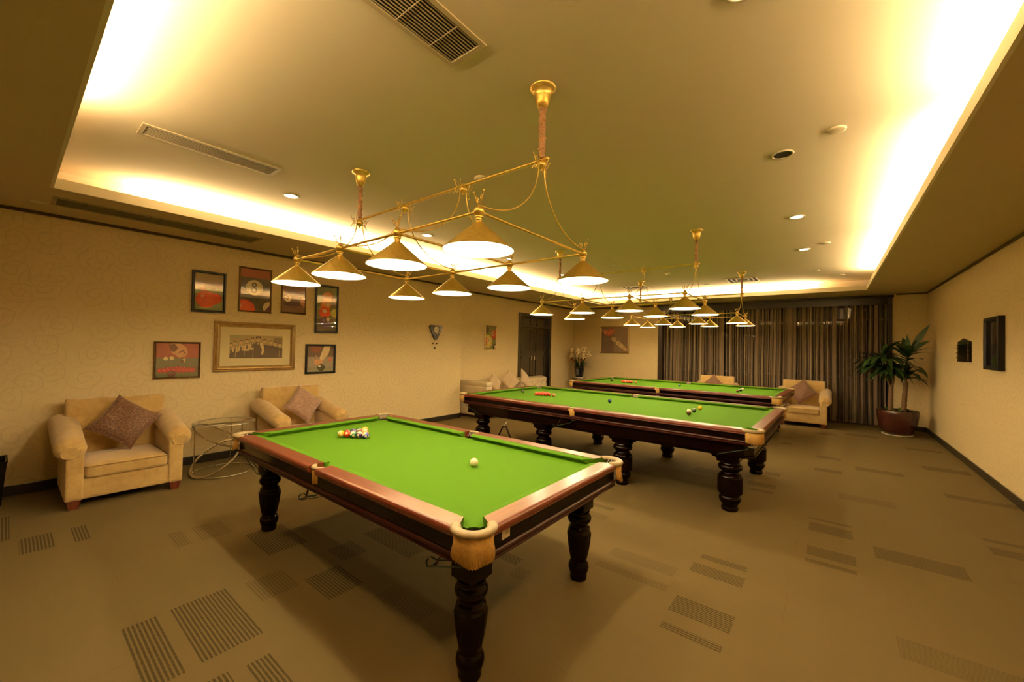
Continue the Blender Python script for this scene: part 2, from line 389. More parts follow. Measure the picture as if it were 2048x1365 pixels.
# ================================================================== ROOM SHELL
# carpet: one floor mesh, ribbed patches woven into the pile
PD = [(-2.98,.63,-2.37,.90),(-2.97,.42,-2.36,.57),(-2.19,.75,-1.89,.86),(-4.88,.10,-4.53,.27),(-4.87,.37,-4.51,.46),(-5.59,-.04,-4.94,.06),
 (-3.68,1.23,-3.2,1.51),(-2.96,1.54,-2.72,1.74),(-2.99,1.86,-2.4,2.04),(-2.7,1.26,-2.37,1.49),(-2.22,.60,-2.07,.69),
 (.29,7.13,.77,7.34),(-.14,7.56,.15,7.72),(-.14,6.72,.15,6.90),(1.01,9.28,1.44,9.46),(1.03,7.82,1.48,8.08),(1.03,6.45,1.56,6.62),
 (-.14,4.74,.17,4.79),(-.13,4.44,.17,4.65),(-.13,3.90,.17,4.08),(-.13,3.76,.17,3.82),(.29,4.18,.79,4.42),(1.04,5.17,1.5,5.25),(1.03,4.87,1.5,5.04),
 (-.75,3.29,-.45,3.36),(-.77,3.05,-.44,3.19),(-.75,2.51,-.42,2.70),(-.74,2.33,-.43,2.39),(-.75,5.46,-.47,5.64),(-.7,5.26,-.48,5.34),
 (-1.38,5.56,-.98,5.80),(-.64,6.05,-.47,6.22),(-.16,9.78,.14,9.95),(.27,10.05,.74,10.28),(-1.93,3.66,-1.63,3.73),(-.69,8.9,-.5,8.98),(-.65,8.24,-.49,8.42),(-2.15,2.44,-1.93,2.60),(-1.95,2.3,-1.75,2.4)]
PF = [(-4.16,.84,-3.83,.93),(-4.15,.99,-3.82,1.2),(-2.94,.99,-2.66,1.22),(-1.31,2.88,-.83,3.02),(-1.32,2.68,-.82,2.76),(-1.99,4.94,-1.6,5.06),
 (.09,5.62,.55,5.83),(-1.72,2.18,-1.6,2.3),(-1.88,3.42,-1.59,3.53),(.3,2.9,.8,3.1),(-.2,1.3,.15,1.55),(.28,1.75,.7,1.95),(-2.2,1.45,-1.8,1.62),(-5.6,2.2,-5.2,2.35)]
X0F, X1F = -7.0, 1.75
xs = sorted({X0F, X1F, *[r[i] for r in PD+PF for i in (0, 2)]}); ys = sorted({YN-.1, 12.1, *[r[i] for r in PD+PF for i in (1, 3)]})
g = G(); nx = len(xs); g.v = [(x, y, 0) for y in ys for x in xs]
for j in range(len(ys)-1):
    for i in range(nx-1):
        cx, cy = (xs[i]+xs[i+1])/2, (ys[j]+ys[j+1])/2; mi = 0
        if any(a < cx < c and b < cy < d for a, b, c, d in PF): mi = 1
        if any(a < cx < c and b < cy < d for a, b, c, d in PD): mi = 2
        g.f.append([j*nx+i, j*nx+i+1, (j+1)*nx+i+1, (j+1)*nx+i]); g.m.append(mi); g.sm.append(False)
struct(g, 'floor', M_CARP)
# walls
YS = 6.19   # where the left wall steps back
g = G(); g.box(XL-.4, XL, YN, YS, 0, 3.12); struct(g, 'wall_left', M_WX)
DY0, DY1, DZ = 8.56, 10.16, 2.50
g = G(); g.box(XREC-.15, XREC, YS, DY0, 0, 3.12); g.box(XREC-.15, XREC, DY1, BACK+.3, 0, 3.12); g.box(XREC-.15, XREC, DY0, DY1, DZ, 3.12)
struct(g, 'wall_left_recess', M_WX)
g = G(); g.box(XR, XR+.12, YN, BACK+.3, 0, 3.12); struct(g, 'wall_right', M_WX)
WX0, WX1, WZ = -3.77, 1.045, 2.79
g = G(); g.box(XREC, WX0, BACK, BACK+.15, 0, 3.12); g.box(WX1, XR, BACK, BACK+.15, 0, 3.12); g.box(WX0, WX1, BACK, BACK+.15, WZ, 3.12)
struct(g, 'wall_back', M_WY)
g = G(); g.box(XL-.4, XR+.12, YN-.12, YN, 0, 3.12); struct(g, 'wall_near', M_WY)
# raised ceiling, soffit ring, fascia lip
TW = .32
g = G(); g.box(CX0-TW-.05, CX1+TW+.05, CY0-TW-.05, CY1+TW+.05, CEIL, CEIL+.04); struct(g, 'ceiling', M_CEIL)
g = G()
t = .02
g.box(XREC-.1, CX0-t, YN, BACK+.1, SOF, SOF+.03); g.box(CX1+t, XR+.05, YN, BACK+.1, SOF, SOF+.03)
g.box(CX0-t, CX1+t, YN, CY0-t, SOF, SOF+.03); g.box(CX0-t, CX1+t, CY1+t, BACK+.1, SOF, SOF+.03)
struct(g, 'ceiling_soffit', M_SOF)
g = G(); t = .02; LZ = SOF+.09
g.box(CX0-t, CX0, CY0-t, CY1+t, SOF, LZ); g.box(CX1, CX1+t, CY0-t, CY1+t, SOF, LZ)
g.box(CX0, CX1, CY0-t, CY0, SOF, LZ); g.box(CX0, CX1, CY1, CY1+t, SOF, LZ)
struct(g, 'trim_1', M_LIP)
g = G(); t = .03; a = TW
g.box(CX0-a-t, CX0-a, CY0-a, CY1+a, SOF+.03, CEIL); g.box(CX1+a, CX1+a+t, CY0-a, CY1+a, SOF+.03, CEIL)
g.box(CX0-a, CX1+a, CY0-a-t, CY0-a, SOF+.03, CEIL); g.box(CX0-a, CX1+a, CY1+a, CY1+a+t, SOF+.03, CEIL)
struct(g, 'trim_2', M_CEIL)
# dark strips painted as the shade of the gap under the soffit
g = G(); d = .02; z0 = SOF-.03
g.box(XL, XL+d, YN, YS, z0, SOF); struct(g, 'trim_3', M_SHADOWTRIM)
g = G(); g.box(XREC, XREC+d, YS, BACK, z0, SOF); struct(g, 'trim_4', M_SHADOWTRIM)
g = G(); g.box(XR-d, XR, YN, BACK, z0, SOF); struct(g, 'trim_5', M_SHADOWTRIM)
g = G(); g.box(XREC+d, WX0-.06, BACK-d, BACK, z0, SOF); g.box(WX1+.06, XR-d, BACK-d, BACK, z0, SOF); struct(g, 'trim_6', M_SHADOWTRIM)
# baseboards
BH = .10
M_BASEB = simple('black_baseboard', (.016, .012, .009), .35, coat=.2)
g = G(); g.box(XL, XL+.016, YN, YS+.016, 0, BH); g.box(XREC, XL+.016, YS, YS+.016, 0, BH); struct(g, 'baseboard_left', M_BASEB, .003)
g = G(); g.box(XREC, XREC+.016, YS+.016, DY0-.09, 0, BH); g.box(XREC, XREC+.016, DY1+.09, BACK, 0, BH); struct(g, 'baseboard_left_recess', M_BASEB, .003)
g = G(); g.box(XR-.016, XR, YN, BACK, 0, BH); struct(g, 'baseboard_right', M_BASEB, .003)
g = G(); g.box(XREC+.016, WX0-.06, BACK-.016, BACK, 0, BH); g.box(WX1+.06, XR-.016, BACK-.016, BACK, 0, BH); struct(g, 'baseboard_back', M_BASEB, .003)

# double door in the left recess
g = G(); fw = .09
g.box(XREC-.12, XREC+.03, DY0-.0, DY0+fw, 0, DZ); g.box(XREC-.12, XREC+.03, DY1-fw, DY1, 0, DZ); g.box(XREC-.12, XREC+.03, DY0+fw, DY1-fw, DZ-.1, DZ)
g.box(XREC-.10, XREC+.015, DY0+fw, DY1-fw, 2.12, 2.16)
dr = struct(g, 'door_1', M_DOOR, .006)
ym = (DY0+DY1)/2
def leaf_panel(y0, y1, hs):
    g = G(); x = XREC-.07
    g.box(x-.04, x, y0, y1, .01, 2.12); g.box(x-.04, x, y0, y1, 2.16, DZ-.1)
    for z0, z1 in ((.12, 1.30), (1.40, 2.05), (2.19, 2.36)):
        w = .035; a, b = y0+.12, y1-.12
        g.box(x, x+.012, a, a+w, z0, z1); g.box(x, x+.012, b-w, b, z0, z1); g.box(x, x+.012, a, b, z0, z0+w); g.box(x, x+.012, a, b, z1-w, z1)
    g.box(x, x+.02, y0+.01, y1-.01, 1.34, 1.36)
    l = g.obj('door_leaf', M_DOOR, dr, .004)
    h = G(); hy = y1-.07 if hs > 0 else y0+.07
    h.box(x, x+.006, hy-.02, hy+.02, 1.20, 1.30); h.tube([(x, hy, 1.25), (x+.04, hy, 1.25), (x+.045, hy-hs*.07, 1.25)], .007)
    h.obj('door_handle', M_CHROME, l)
leaf_panel(DY0+fw, ym-.002, 1); leaf_panel(ym+.002, DY1-fw, -1)

# window behind the curtain
g = G(); yw = BACK+.30
g.box(WX0-.3, WX1+.3, yw, yw+.03, 0, WZ+.2); wp = struct(g, 'window_1', M_NIGHT)
g = G()
for i in range(6): x = WX0+.02+i*(WX1-WX0-.06)/5; g.box(x, x+.05, yw-.04, yw, 0, WZ)
for z in (.0, 1.0, 2.3): g.box(WX0, WX1, yw-.04, yw, z, z+.05)
g.obj('window_frame', M_DARKTRIM, wp)
# sides of the window bay and its dark wood lining
g = G(); g.box(WX0-.02, WX0, BACK+.15, yw, 0, WZ+.1); g.box(WX1, WX1+.02, BACK+.15, yw, 0, WZ+.1); g.box(WX0, WX1, BACK+.15, yw, WZ, WZ+.1); struct(g, 'trim_7', M_DARKTRIM)
M_CASE = mk_wood('window_case_walnut', (.012, .007, .004), (.022, .013, .008), .4, .1, (20, 20, 2))
g = G(); y0 = BACK-.03
g.box(WX0-.06, WX0+.06, y0, BACK+.15, 0, WZ); g.box(WX1-.07, WX1+.0, y0, BACK+.15, 0, WZ); g.box(WX0+.06, WX1-.07, y0, BACK+.01, WZ-.17, WZ)
g.box(WX0-.08, WX1+.02, y0-.015, BACK, WZ-.025, WZ+.03)
struct(g, 'trim_8', M_CASE, .004)

# ------------------------------------------------------------------ curtains
def curtain(x0, x1, y, label, seed, gather=None):
    random.seed(seed); g = G(); us = []; n = int((x1-x0)/.008); nz = 14
    ph = [random.uniform(0, 6.28) for _ in range(6)]; P = []
    acc = 0; prev = None
    for i in range(n+1):
        x = x0+(x1-x0)*i/n
        t = 2*pi*x
        a = .030*sin(t/.115+1.3*sin(t/.9+ph[0])+ph[1])+.014*sin(t/.062+ph[2]+1.1*sin(t/.5))+.012*sin(t/.31+ph[3])
        if prev is not None: acc += math.hypot(x-prev[0], a-prev[1])
        prev = (x, a); P.append((x, a, acc+seed*3.7))
    zt = WZ-.12
    for k in range(nz+1):
        z = .035+(zt-.035)*k/nz; f = .75+.35*(1-k/nz)
        for i, (x, a, u) in enumerate(P):
            dx = .010*sin(z*2.1+x*3)*(1-k/nz)
            xx = x+dx
            if gather:
                w = sin(pi*min(1, max(0, (z-.2)/2.4))); xx = x+(gather*(x-x0)/(x1-x0))*w*.25
            g.v.append((xx, y+a*f, z)); us.append(u)
    for k in range(nz):
        for i in range(n): g.f.append([k*(n+1)+i, k*(n+1)+i+1, (k+1)*(n+1)+i+1, (k+1)*(n+1)+i]); g.m.append(0); g.sm.append(True)
    o = g.obj('sheer_curtain', M_SHEER, label=label, cat='curtain', group='striped sheer curtains across the window wall')
    at = o.data.attributes.new('cloth_u', 'FLOAT', 'POINT'); at.data.foreach_set('value', us)
    return o
yc = BACK+.085
curtain(WX0+.075, -2.15, yc, 'leftmost striped brown sheer curtain, beside the framed cue ball picture', 1)
curtain(-2.13, -.60, yc+.02, 'middle striped brown sheer curtain hanging behind the beige armchairs', 2)
curtain(-.58, WX1-.16, yc, 'rightmost striped brown sheer curtain hanging behind the potted tree', 3)
g = G(); g.tube([(WX0+.07, yc, WZ-.10), (WX1-.08, yc, WZ-.10)], .012); g.obj('curtain_rail', M_DARKTRIM, label='dark curtain rail under the window pelmet', cat='curtain rail')
o = curtain(WX1-.15, WX1-.085, yc-.02, 'narrow reddish striped curtain edge gathered at the right window jamb', 4)

# ------------------------------------------------------------------ cove tubes
M_TUBE = emis('lit_fluorescent_tube', (1, .8, .45), 6)
for i, (x0, y0, x1, y1) in enumerate(TUBES):
    g = G(); L = math.hypot(x1-x0, y1-y0); ux, uy = (x1-x0)/L, (y1-y0)/L
    g.tube([(x0, y0, 2.888), (x1, y1, 2.888)], .012, 8)
    side = ('left', 'right, near end', 'right, middle', 'right, far end', 'window', 'near')[i]
    t = empty('cove_tube', ((x0+x1)/2, (y0+y1)/2, 2.87), 0, 'warm fluorescent tube hidden in the ceiling cove, %s side' % side, 'light tube', 'tubes in the ceiling cove')
    g.M = Matrix(); 
    o = g.obj('tube', M_TUBE, t); o.matrix_parent_inverse = Matrix.Translation(-Vector(t.location))
    h = G(); px, py = -uy*.02, ux*.02
    h.loft([[(x0-px, y0-py, 2.8705), (x0+px, y0+py, 2.8705), (x0+px, y0+py, 2.876), (x0-px, y0-py, 2.876)], [(x1-px, y1-py, 2.8705), (x1+px, y1+py, 2.8705), (x1+px, y1+py, 2.876), (x1-px, y1-py, 2.876)]])
    o = h.obj('batten', M_PLASTIC, t); o.matrix_parent_inverse = Matrix.Translation(-Vector(t.location))

# ================================================================== CUE TABLES
def arc(cx, cy, r, a0, a1, n): return [(cx+r*cos(RAD(a0+(a1-a0)*i/n)), cy+r*sin(RAD(a0+(a1-a0)*i/n))) for i in range(n+1)]
def ring_sweep(g, loop, prof, mi=0):
    # sweep a (outward, z) profile round a closed convex 2D loop with mitred corners
    n = len(loop); rings = []
    for i in range(n):
        p = Vector(loop[i]); a = (p-Vector(loop[i-1])).normalized(); b = (Vector(loop[(i+1) % n])-p).normalized()
        na = Vector((a.y, -a.x)); nb = Vector((b.y, -b.x)); m = (na+nb); m = m/ max(.3, m.dot(na))
        rings.append([(p.x+m.x*o, p.y+m.y*o, z) for o, z in prof])
    g.loft(rings, True, False, mi, False, True)
def build_table(nm, a, b, zt, legx, legy, leg_prof, flute, blk, blk_top, blk_bot, apron_h, beam, label, cat, big):
    """a,b half outer sizes, zt rail top"""
    T = empty(nm, (0, 0, 0), 0, label, cat)
    rw, cw = .11, .05; bed = zt-.042
    # slate + baize with pocket bites
    ia, ib = a-rw-cw, b-rw-cw           # cushion nose lines
    pc = (a-.097, b-.097); pr = .052; sp = (0, ib+cw+.022); spr = .05
    out = []
    A, B = a-rw+.005, b-rw+.005
    def corner(sx, sy):
        c = (sx*pc[0], sy*pc[1])
        q = atan2(-sy, -sx)
        # bite: arc facing centre from the end-rail side to the long-rail side
        return c, q
    # counter-clockwise outline
    def bite(cx, cy, r, inward_deg, half, rev=True):
        pts = [(cx+r*cos(RAD(inward_deg+half-2*half*i/14)), cy+r*sin(RAD(inward_deg+half-2*half*i/14))) for i in range(15)]
        return pts
    out += [(-A, -B+.16)] if False else []
    for (sx, sy, deg) in ((-1, -1, 45), (1, -1, 135), (1, 1, 225), (-1, 1, 315)):
        cx, cy = sx*pc[0], sy*pc[1]; bt = bite(cx, cy, pr, deg, 36)
        if sx < 0 and sy < 0: out += [(-A, cy+.10)] + [(-A, bt[0][1])] + bt + [(bt[-1][0], -B)]
        if sx > 0 and sy < 0:
            out += [(-.06, -B)] + bite(0, -sp[1], spr, 90, 60) + [(.06, -B)]
            out += [(bt[0][0], -B)] + bt + [(A, bt[-1][1])]
        if sx > 0 and sy > 0: out += [(A, bt[0][1])] + bt + [(bt[-1][0], B)]
        if sx < 0 and sy > 0:
            out += [(.06, B)] + bite(0, sp[1], spr, 270, 60) + [(-.06, B)]
            out += [(bt[0][0], B)] + bt + [(-A, bt[-1][1])]
    g = G(); g.prism(out, bed-.03, bed); g.obj('baize_bed', M_FELT, T)
    if big:   # baulk line and D, drawn as fine chalk lines on the cloth
        pass
    # cushions
    cprof = [(0, zt-.003), (.022, zt-.004), (.046, zt-.008), (cw, zt-.013), (cw-.004, zt-.020), (.030, bed+.002), (0, bed+.002)]
    def cushion(p0, p1, inward, cut0, cut1, nmx='cushion'):
        p0, p1, w = Vector((*p0, 0)), Vector((*p1, 0)), Vector((*inward, 0)); d = (p1-p0).normalized(); g = G()
        rings = []
        for base, sgn, cut in ((p0, 1, cut0), (p1, -1, cut1)):
            rs = []
            for e in (0, 1, 2):
                r = []
                for o, z in cprof:
                    f = o/cw
                    sh = cut*(f**1.6)*(1 if e == 0 else 1)+e*.004
                    q = base+w*o*(1 if e else .93)+d*sgn*sh; r.append((q.x, q.y, z))
                rs.append(r)
            rings.append(rs)
        g.loft(rings[0]+rings[1][::-1], smooth=False); g.obj(nmx, M_FELT, T)
    kx, ky = pc[0]-.010, pc[1]-.010   # where cushions' rail side ends beside corner pockets
    gx = a-rw; gy = b-rw
    cx_end = a-rw-.099; cy_end = b-rw-.099
    for sy in (-1, 1):
        for sx in (-1, 1):
            p0, p1 = (sx*.052, sy*gy), (sx*(cx_end+.035), sy*gy)
            cushion(p0, p1, (0, -sy), .022, .060)
    for sx in (-1, 1):
        cushion((sx*gx, -(cy_end+.035)), (sx*gx, cy_end+.035), (-sx, 0), .060, .060)
    # wooden rails
    rp = [(0, zt-.045), (0, zt-.002), (.002, zt), (rw-.020, zt)]+[(rw-.020+.020*sin(t*pi/10), zt-.022+.022*cos(t*pi/10)) for t in range(1, 8)]+[(rw-.003, zt-.038), (rw-.016, zt-.046)]
    def rail(p0, p1, ow, c0, c1, mat):
        p0, p1, w = Vector((*p0, 0)), Vector((*p1, 0)), Vector((*ow, 0)); d = (p1-p0).normalized(); g = G(); R = []
        for base, sgn, c in ((p0, 1, c0), (p1, -1, c1)):
            R.append([tuple(base+w*o+Vector((0, 0, z))+d*sgn*c*(o/rw)) for o, z in rp])
        g.loft(R, smooth=False, caps=False); g.add(R[0], [tuple(range(len(R[0])))[::-1]], 0 if c0 > -.05 else 1, False); g.add(R[1], [tuple(range(len(R[1])))], 1, False); o = g.obj('rail', [mat, M_FELT], T)
    e = .125
    for sy in (-1, 1):
        for sx in (-1, 1): rail((sx*.055, sy*gy), (sx*(a-.174), sy*gy), (0, sy), -.010, -.070, M_RAIL)
    for sx in (-1, 1): rail((sx*gx, -(b-.174)), (sx*gx, b-.174), (sx, 0), -.070, -.070, M_RAILY)
    # apron below the rails, one moulding all round with chamfered corners
    ch = .09; s_ = .018
    def oloop(x, y, c): return [(-x, -y+c), (-x+c, -y), (x-c, -y), (x, -y+c), (x, y-c), (x-c, y), (-x+c, y), (-x, y-c)]
    h = apron_h
    g = G(); ring_sweep(g, oloop(a-.024, b-.024, ch), [(-.05, zt-.046), (0, zt-.046), (0, zt-h+.022), (.0, zt-h), (-.05, zt-h)]); g.obj('apron', M_DKWOOD, T)
    g = G(); ring_sweep(g, oloop(a-.024, b-.024, ch), [(-.03, zt-h+.026), (.004, zt-h+.026), (.010, zt-h+.020), (.013, zt-h+.012), (.004, zt-h+.006), (.004, zt-h-.002), (.010, zt-h-.010), (-.002, zt-h-.022), (-.03, zt-h-.022)]); g.obj('apron_moulding', M_MAROON, T)
    if beam:
        g = G(); ring_sweep(g, oloop(a-.075, b-.075, .07), [(-.05, zt-h), (0, zt-h), (0, beam+.03), (.008, beam+.024), (.008, beam+.012), (-.006, beam), (-.05, beam)]); g.obj('under_beam', M_DKWOOD, T)
    # underside
    g = G(); g.box(-a+.10, a-.10, -b+.10, b-.10, bed-.07, bed-.031); g.obj('slate', simple('slate_grey', (.05, .05, .05), .8), T)
    g = G()
    zb = beam or (zt-h-.05)
    for y in (-legy, legy): g.box(-legx[-1], legx[-1], y-.03, y+.03, zb, bed-.07)
    for x in legx: g.box(x-.03, x+.03, -legy, legy, zb+.02, bed-.075)
    g.obj('cross_frame', M_DKWOOD, T)
    # legs
    lp = G(); lp.lathe(leg_prof, 72, flute=flute); first = None; lm = lp.mesh('leg', M_DKWOOD)
    bl = G(); bl.box(-blk, blk, -blk, blk, blk_bot+.012, blk_top); bl.prism([(-blk*.8, -blk*.8), (blk*.8, -blk*.8), (blk*.8, blk*.8), (-blk*.8, blk*.8)], blk_bot, blk_bot+.012)
    bm = bl.mesh('leg_block', M_DKWOOD)
    # scroll bracket outline (outward, z)
    bh = .165 if not big else .10
    bk = [(0, 0), (0, -bh), (.022, -bh), (.030, -bh*.86), (.032, -bh*.70), (.045, -bh*.62), (.062, -bh*.62), (.076, -bh*.50), (.078, -bh*.36), (.090, -bh*.30), (.105, -bh*.30), (.118, -bh*.20), (.120, -bh*.10), (.15, -bh*.04), (.15, 0)]
    for ix, x in enumerate(legx):
        for y in (-legy, legy):
            L = bpy.data.objects.new('leg', lm); COL.objects.link(L); L.parent = T; L.location = (x, y, 0)
            K = bpy.data.objects.new('leg_block', bm); COL.objects.link(K); K.parent = L
            md = K.modifiers.new('bevel', 'BEVEL'); md.width = .006; md.segments = 2
            ztop = (beam or (zt-h-.015))+.005
            for dx, dy in ((1, 0), (-1, 0), (0, 1), (0, -1)):
                if dy and (dy > 0) == (y > 0): continue
                if dx and ((x+dx*.2 > legx[-1]+.1) or (x+dx*.2 < legx[0]-.1)): continue
                ang = atan2(dy, dx); q = G()
                R = Matrix.Rotation(ang, 4, 'Z') @ Matrix.Translation((blk-.004, 0, ztop)) @ Matrix.Rotation(pi/2, 4, 'X')
                q.prism(bk, -.022, .022, M=R); q.obj('bracket', M_DKWOOD, L, .003)
    # pockets -----------------------------------------------------------
    def pocket_mesh(side):
        g = G(); tr = .0195 if not side else .013
        if side: A0, A1 = 8, 172; rr = .050
        else: A0, A1 = -58, 148; rr = .080
        pts = [(rr*cos(RAD(t)), rr*sin(RAD(t))*(1.0 if not side else .75), zt-.008) for t in [A0+(A1-A0)*i/22 for i in range(23)]]
        rings = []
        for i, p in enumerate(pts):
            an = RAD(A0+(A1-A0)*i/22); c = Vector((cos(an), sin(an), 0)); P = Vector(p)
            w = tr*1.25; hh = tr*.8
            rings.append([tuple(P+c*(w*cos(t))*(1)+Vector((0, 0, hh*sin(t)))) for t in [2*pi*k/12 for k in range(12)]])
        g.loft(rings); return g.mesh('pocket', M_LEATHER2), rr
    def cup_mesh(side):
        g = G(); z0 = bed-.004; r0 = .052
        g.lathe([(r0, z0), (r0*.98, z0-.05), (r0*.8, z0-.09)], 24, 0, caps=False); g.lathe([(r0*.8, z0-.09), (.001, z0-.095)], 24, 0, caps=False)
        return g.mesh('pocket_liner', M_BLKIN)
    def net_mesh(mid_a=45, span=75):
        g = G(); z0 = zt-.012
        for d in (1, -1):
            for k in range(7):
                p = []
                for i in range(9):
                    t = i/8; an = RAD(mid_a+span*(k-3)/3.5+d*t*55); r = (.056 if t < .6 else .056*(1-(t-.6)*1.1)); p.append((r*cos(an), r*sin(an), z0-.15*t))
                g.tube(p, .0022, 4)
        g.tube(circ(.033, 12, z0-.15), .003, 5, loop=True)
        return g.mesh('pocket_net', M_NET)
    def flap_mesh(side):
        g = G(); rr = .064 if side else .092; A0, A1 = (30, 150) if side else (-30, 120)
        n = 40; top, mid, bot = [], [], []
        drop = (.118 if not big else .105) if not side else .085
        for i in range(n+1):
            t = i/n; an = RAD(A0+(A1-A0)*t); sc = .006*(i % 2); dd = drop*(1-(.12 if side or big else .34)*abs(2*t-1)**2)+sc
            yq = .75 if side else 1
            top.append((rr*cos(an), rr*yq*sin(an), zt-.016)); wob = .004*sin(t*17)
            mid.append(((rr-.002+wob)*cos(an), (rr-.002+wob)*yq*sin(an), zt-.016-(dd-sc)*.5)); fl = 0 if side or big else .012; bot.append(((rr-.004+fl+wob*1.5)*cos(an), (rr-.004+fl+wob*1.5)*yq*sin(an), zt-.016-dd))
        th = .0035
        def off(r): return [(x*(1-th/rr), y*(1-th/rr), z) for x, y, z in r]
        ring = [top, mid, bot, off(bot), off(mid), off(top)]
        g.loft([[r[i] for r in ring] for i in range(n+1)]); return g.mesh('leather_flap', M_LEATHER)
    pmC, rC = pocket_mesh(False); pmS, rS = pocket_mesh(True); cm = cup_mesh(False); nm_ = net_mesh(); nS = net_mesh(90, 60); fC, fS = flap_mesh(False), flap_mesh(True)
    # ball rack: three wire runners and a strap
    def rack_mesh():
        g = G()
        A_, B_ = (.03, 0, zt-.19), (.30, 0, zt-.275)
        for dy in (-.035, .035): g.tube([(0.0, dy, zt-.16), (.02, dy, zt-.19), (.26, dy, zt-.27), (.285, dy*.6, zt-.262), (.285, dy*.2, zt-.25)], .0035, 6)
        g.tube([(.02, 0, zt-.205), (.28, 0, zt-.29)], .0035, 6)
        g.tube([(.26, -.035, zt-.27), (.275, 0, zt-.29), (.26, .035, zt-.27)], .0035, 6)
        return g.mesh('ball_rack', M_WIRE)
    rk = rack_mesh()
    sg = G(); sg.loft([[(.245, -.008, zt-.28), (.245, .008, zt-.28), (.249, .008, zt-.282), (.249, -.008, zt-.282)], [(.16, -.008, zt-h-.0), (.16, .008, zt-h-.0), (.164, .008, zt-h-.0), (.164, -.008, zt-h-.0)]])
    sm_ = sg.mesh('rack_strap', M_STRAP)
    pos = [(-1, -1, 180), (1, -1, 270), (1, 1, 0), (-1, 1, 90)]
    for sx, sy, rz in pos:
        P = bpy.data.objects.new('pocket', pmC); COL.objects.link(P); P.parent = T; P.location = (sx*(a-.083), sy*(b-.083), 0); P.rotation_euler.z = RAD(rz)
        for nme, me in (('leather_flap', fC), ('pocket_net', nm_), ('pocket_liner', cm)):
            k = bpy.data.objects.new(nme, me); COL.objects.link(k); k.parent = P
            if nme == 'pocket_liner': k.location = (-.012, -.012, 0)
        k = bpy.data.objects.new('ball_rack', rk); COL.objects.link(k); k.parent = P; k.location = (-.02, -.02, 0)
        tgt = RAD(180 if sx > 0 else 0) ; k.rotation_euler.z = tgt-RAD(rz); 
        w = Vector((-.02, .04 if True else 0)); k2 = bpy.data.objects.new('rack_strap', sm_); COL.objects.link(k2); k2.parent = P; k2.location = k.location; k2.rotation_euler.z = k.rotation_euler.z
    for sy, rz in ((-1, 180), (1, 0)):
        P = bpy.data.objects.new('pocket', pmS); COL.objects.link(P); P.parent = T; P.location = (0, sy*(b-.062), 0); P.rotation_euler.z = RAD(rz)
        for nme, me in (('leather_flap', fS), ('pocket_net', nS), ('pocket_liner', cm)):
            k = bpy.data.objects.new(nme, me); COL.objects.link(k); k.parent = P
            k.location = (0, .0 if nme == 'leather_flap' else -.028, 0)
        k = bpy.data.objects.new('ball_rack', rk); COL.objects.link(k); k.parent = P; k.rotation_euler.z = RAD(180)-RAD(rz)
        k.location = (0, -.02, 0)
        k2 = bpy.data.objects.new('rack_strap', sm_); COL.objects.link(k2); k2.parent = P; k2.rotation_euler.z = k.rotation_euler.z; k2.location = k.location
    return T

PL1 = [(.052, 0), (.055, .006), (.057, .025), (.056, .042), (.064, .058), (.069, .08), (.067, .10), (.060, .116), (.056, .122), (.053, .130), (.056, .140), (.060, .158), (.068, .195), (.076, .25), (.081, .295), (.082, .308), (.077, .325), (.069, .334), (.072, .342), (.071, .350), (.062, .358), (.058, .366), (.062, .376), (.074, .390), (.080, .405), (.080, .420), (.073, .434), (.066, .442), (.068, .46)]
PL2 = [(.068, 0), (.074, .012), (.076, .022), (.074, .034), (.066, .043), (.070, .058), (.088, .085), (.097, .105), (.097, .128), (.089, .142), (.083, .148), (.094, .160), (.107, .172), (.112, .182), (.112, .26), (.112, .318), (.109, .332), (.100, .348), (.086, .362), (.073, .372), (.072, .380), (.090, .394), (.106, .408), (.110, .424), (.107, .440), (.094, .454), (.084, .466), (.085, .480)]
t1 = build_table('pool_table', 1.385, .745, .795, [-1.165, 1.165], .525, PL1, (.15, .315, 20, .007), .070, .66, .46, .14, 0,
                 'pool table closest to the camera with a full rack of coloured balls on green baize', 'pool table', False)
t1.location = (-2.49, 1.928, 0)
t2 = build_table('snooker_table', 1.975, 1.03, .843, [-1.68, -.56, .56, 1.68], .78, PL2, (.178, .325, 22, .008), .095, .70, .475, .125, .56,
                 'full size snooker table in the middle, between the pool table and the far table', 'snooker table', True)
t2.location = (-2.42, 5.28, 0); t2.rotation_euler.z = RAD(-1.2)
t3 = copy_tree(t2); t3.location = (-2.53, 8.73, 0); t3.rotation_euler.z = RAD(-1.8)
t3['label'] = 'farthest snooker table, standing in front of the curtained window and two armchairs'
# price style sticker on the pool table
g = G(); X = 1.385-.0235; g.box(X, X+.0012, -.545, -.490, .705, .748, 0)
g.box(X+.0012, X+.0016, -.520, -.500, .722, .742, 1)
g.obj('sticker', [simple('cream_sticker', (.62, .55, .42), .5), simple('sticker_print', (.36, .30, .20), .5)], t1, label='small cream sticker on the dark apron')

# ------------------------------------------------------------------ balls
BALLM = {}
def ballmat(key, base, stripe=False, num=True):
    if key in BALLM: return BALLM[key]
    m = N('ball_'+key); tc = m.n('ShaderNodeTexCoord'); sp = m.n('ShaderNodeSeparateXYZ', ins={0: tc.outputs['Object']})
    cream = (.80, .70, .46)
    c = m.mix(m.noise(tc.outputs['Object'], 30, 2), base, tuple(min(1, x*1.05) for x in base))
    if stripe:
        band = m.math('LESS_THAN', m.math('ABSOLUTE', sp.outputs[2]), .0155); c = m.mix(band, cream, c)
    if num:
        d = m.math('SQRT', m.math('ADD', m.math('POWER', sp.outputs[1], 2.0), m.math('POWER', sp.outputs[2], 2.0)))
        c = m.mix(m.math('LESS_THAN', d, .0095), c, cream)
    m.base(c); m.set(Roughness=.12, Coat_Weight=.6, Specular_IOR_Level=.5); BALLM[key] = m.m; return m.m
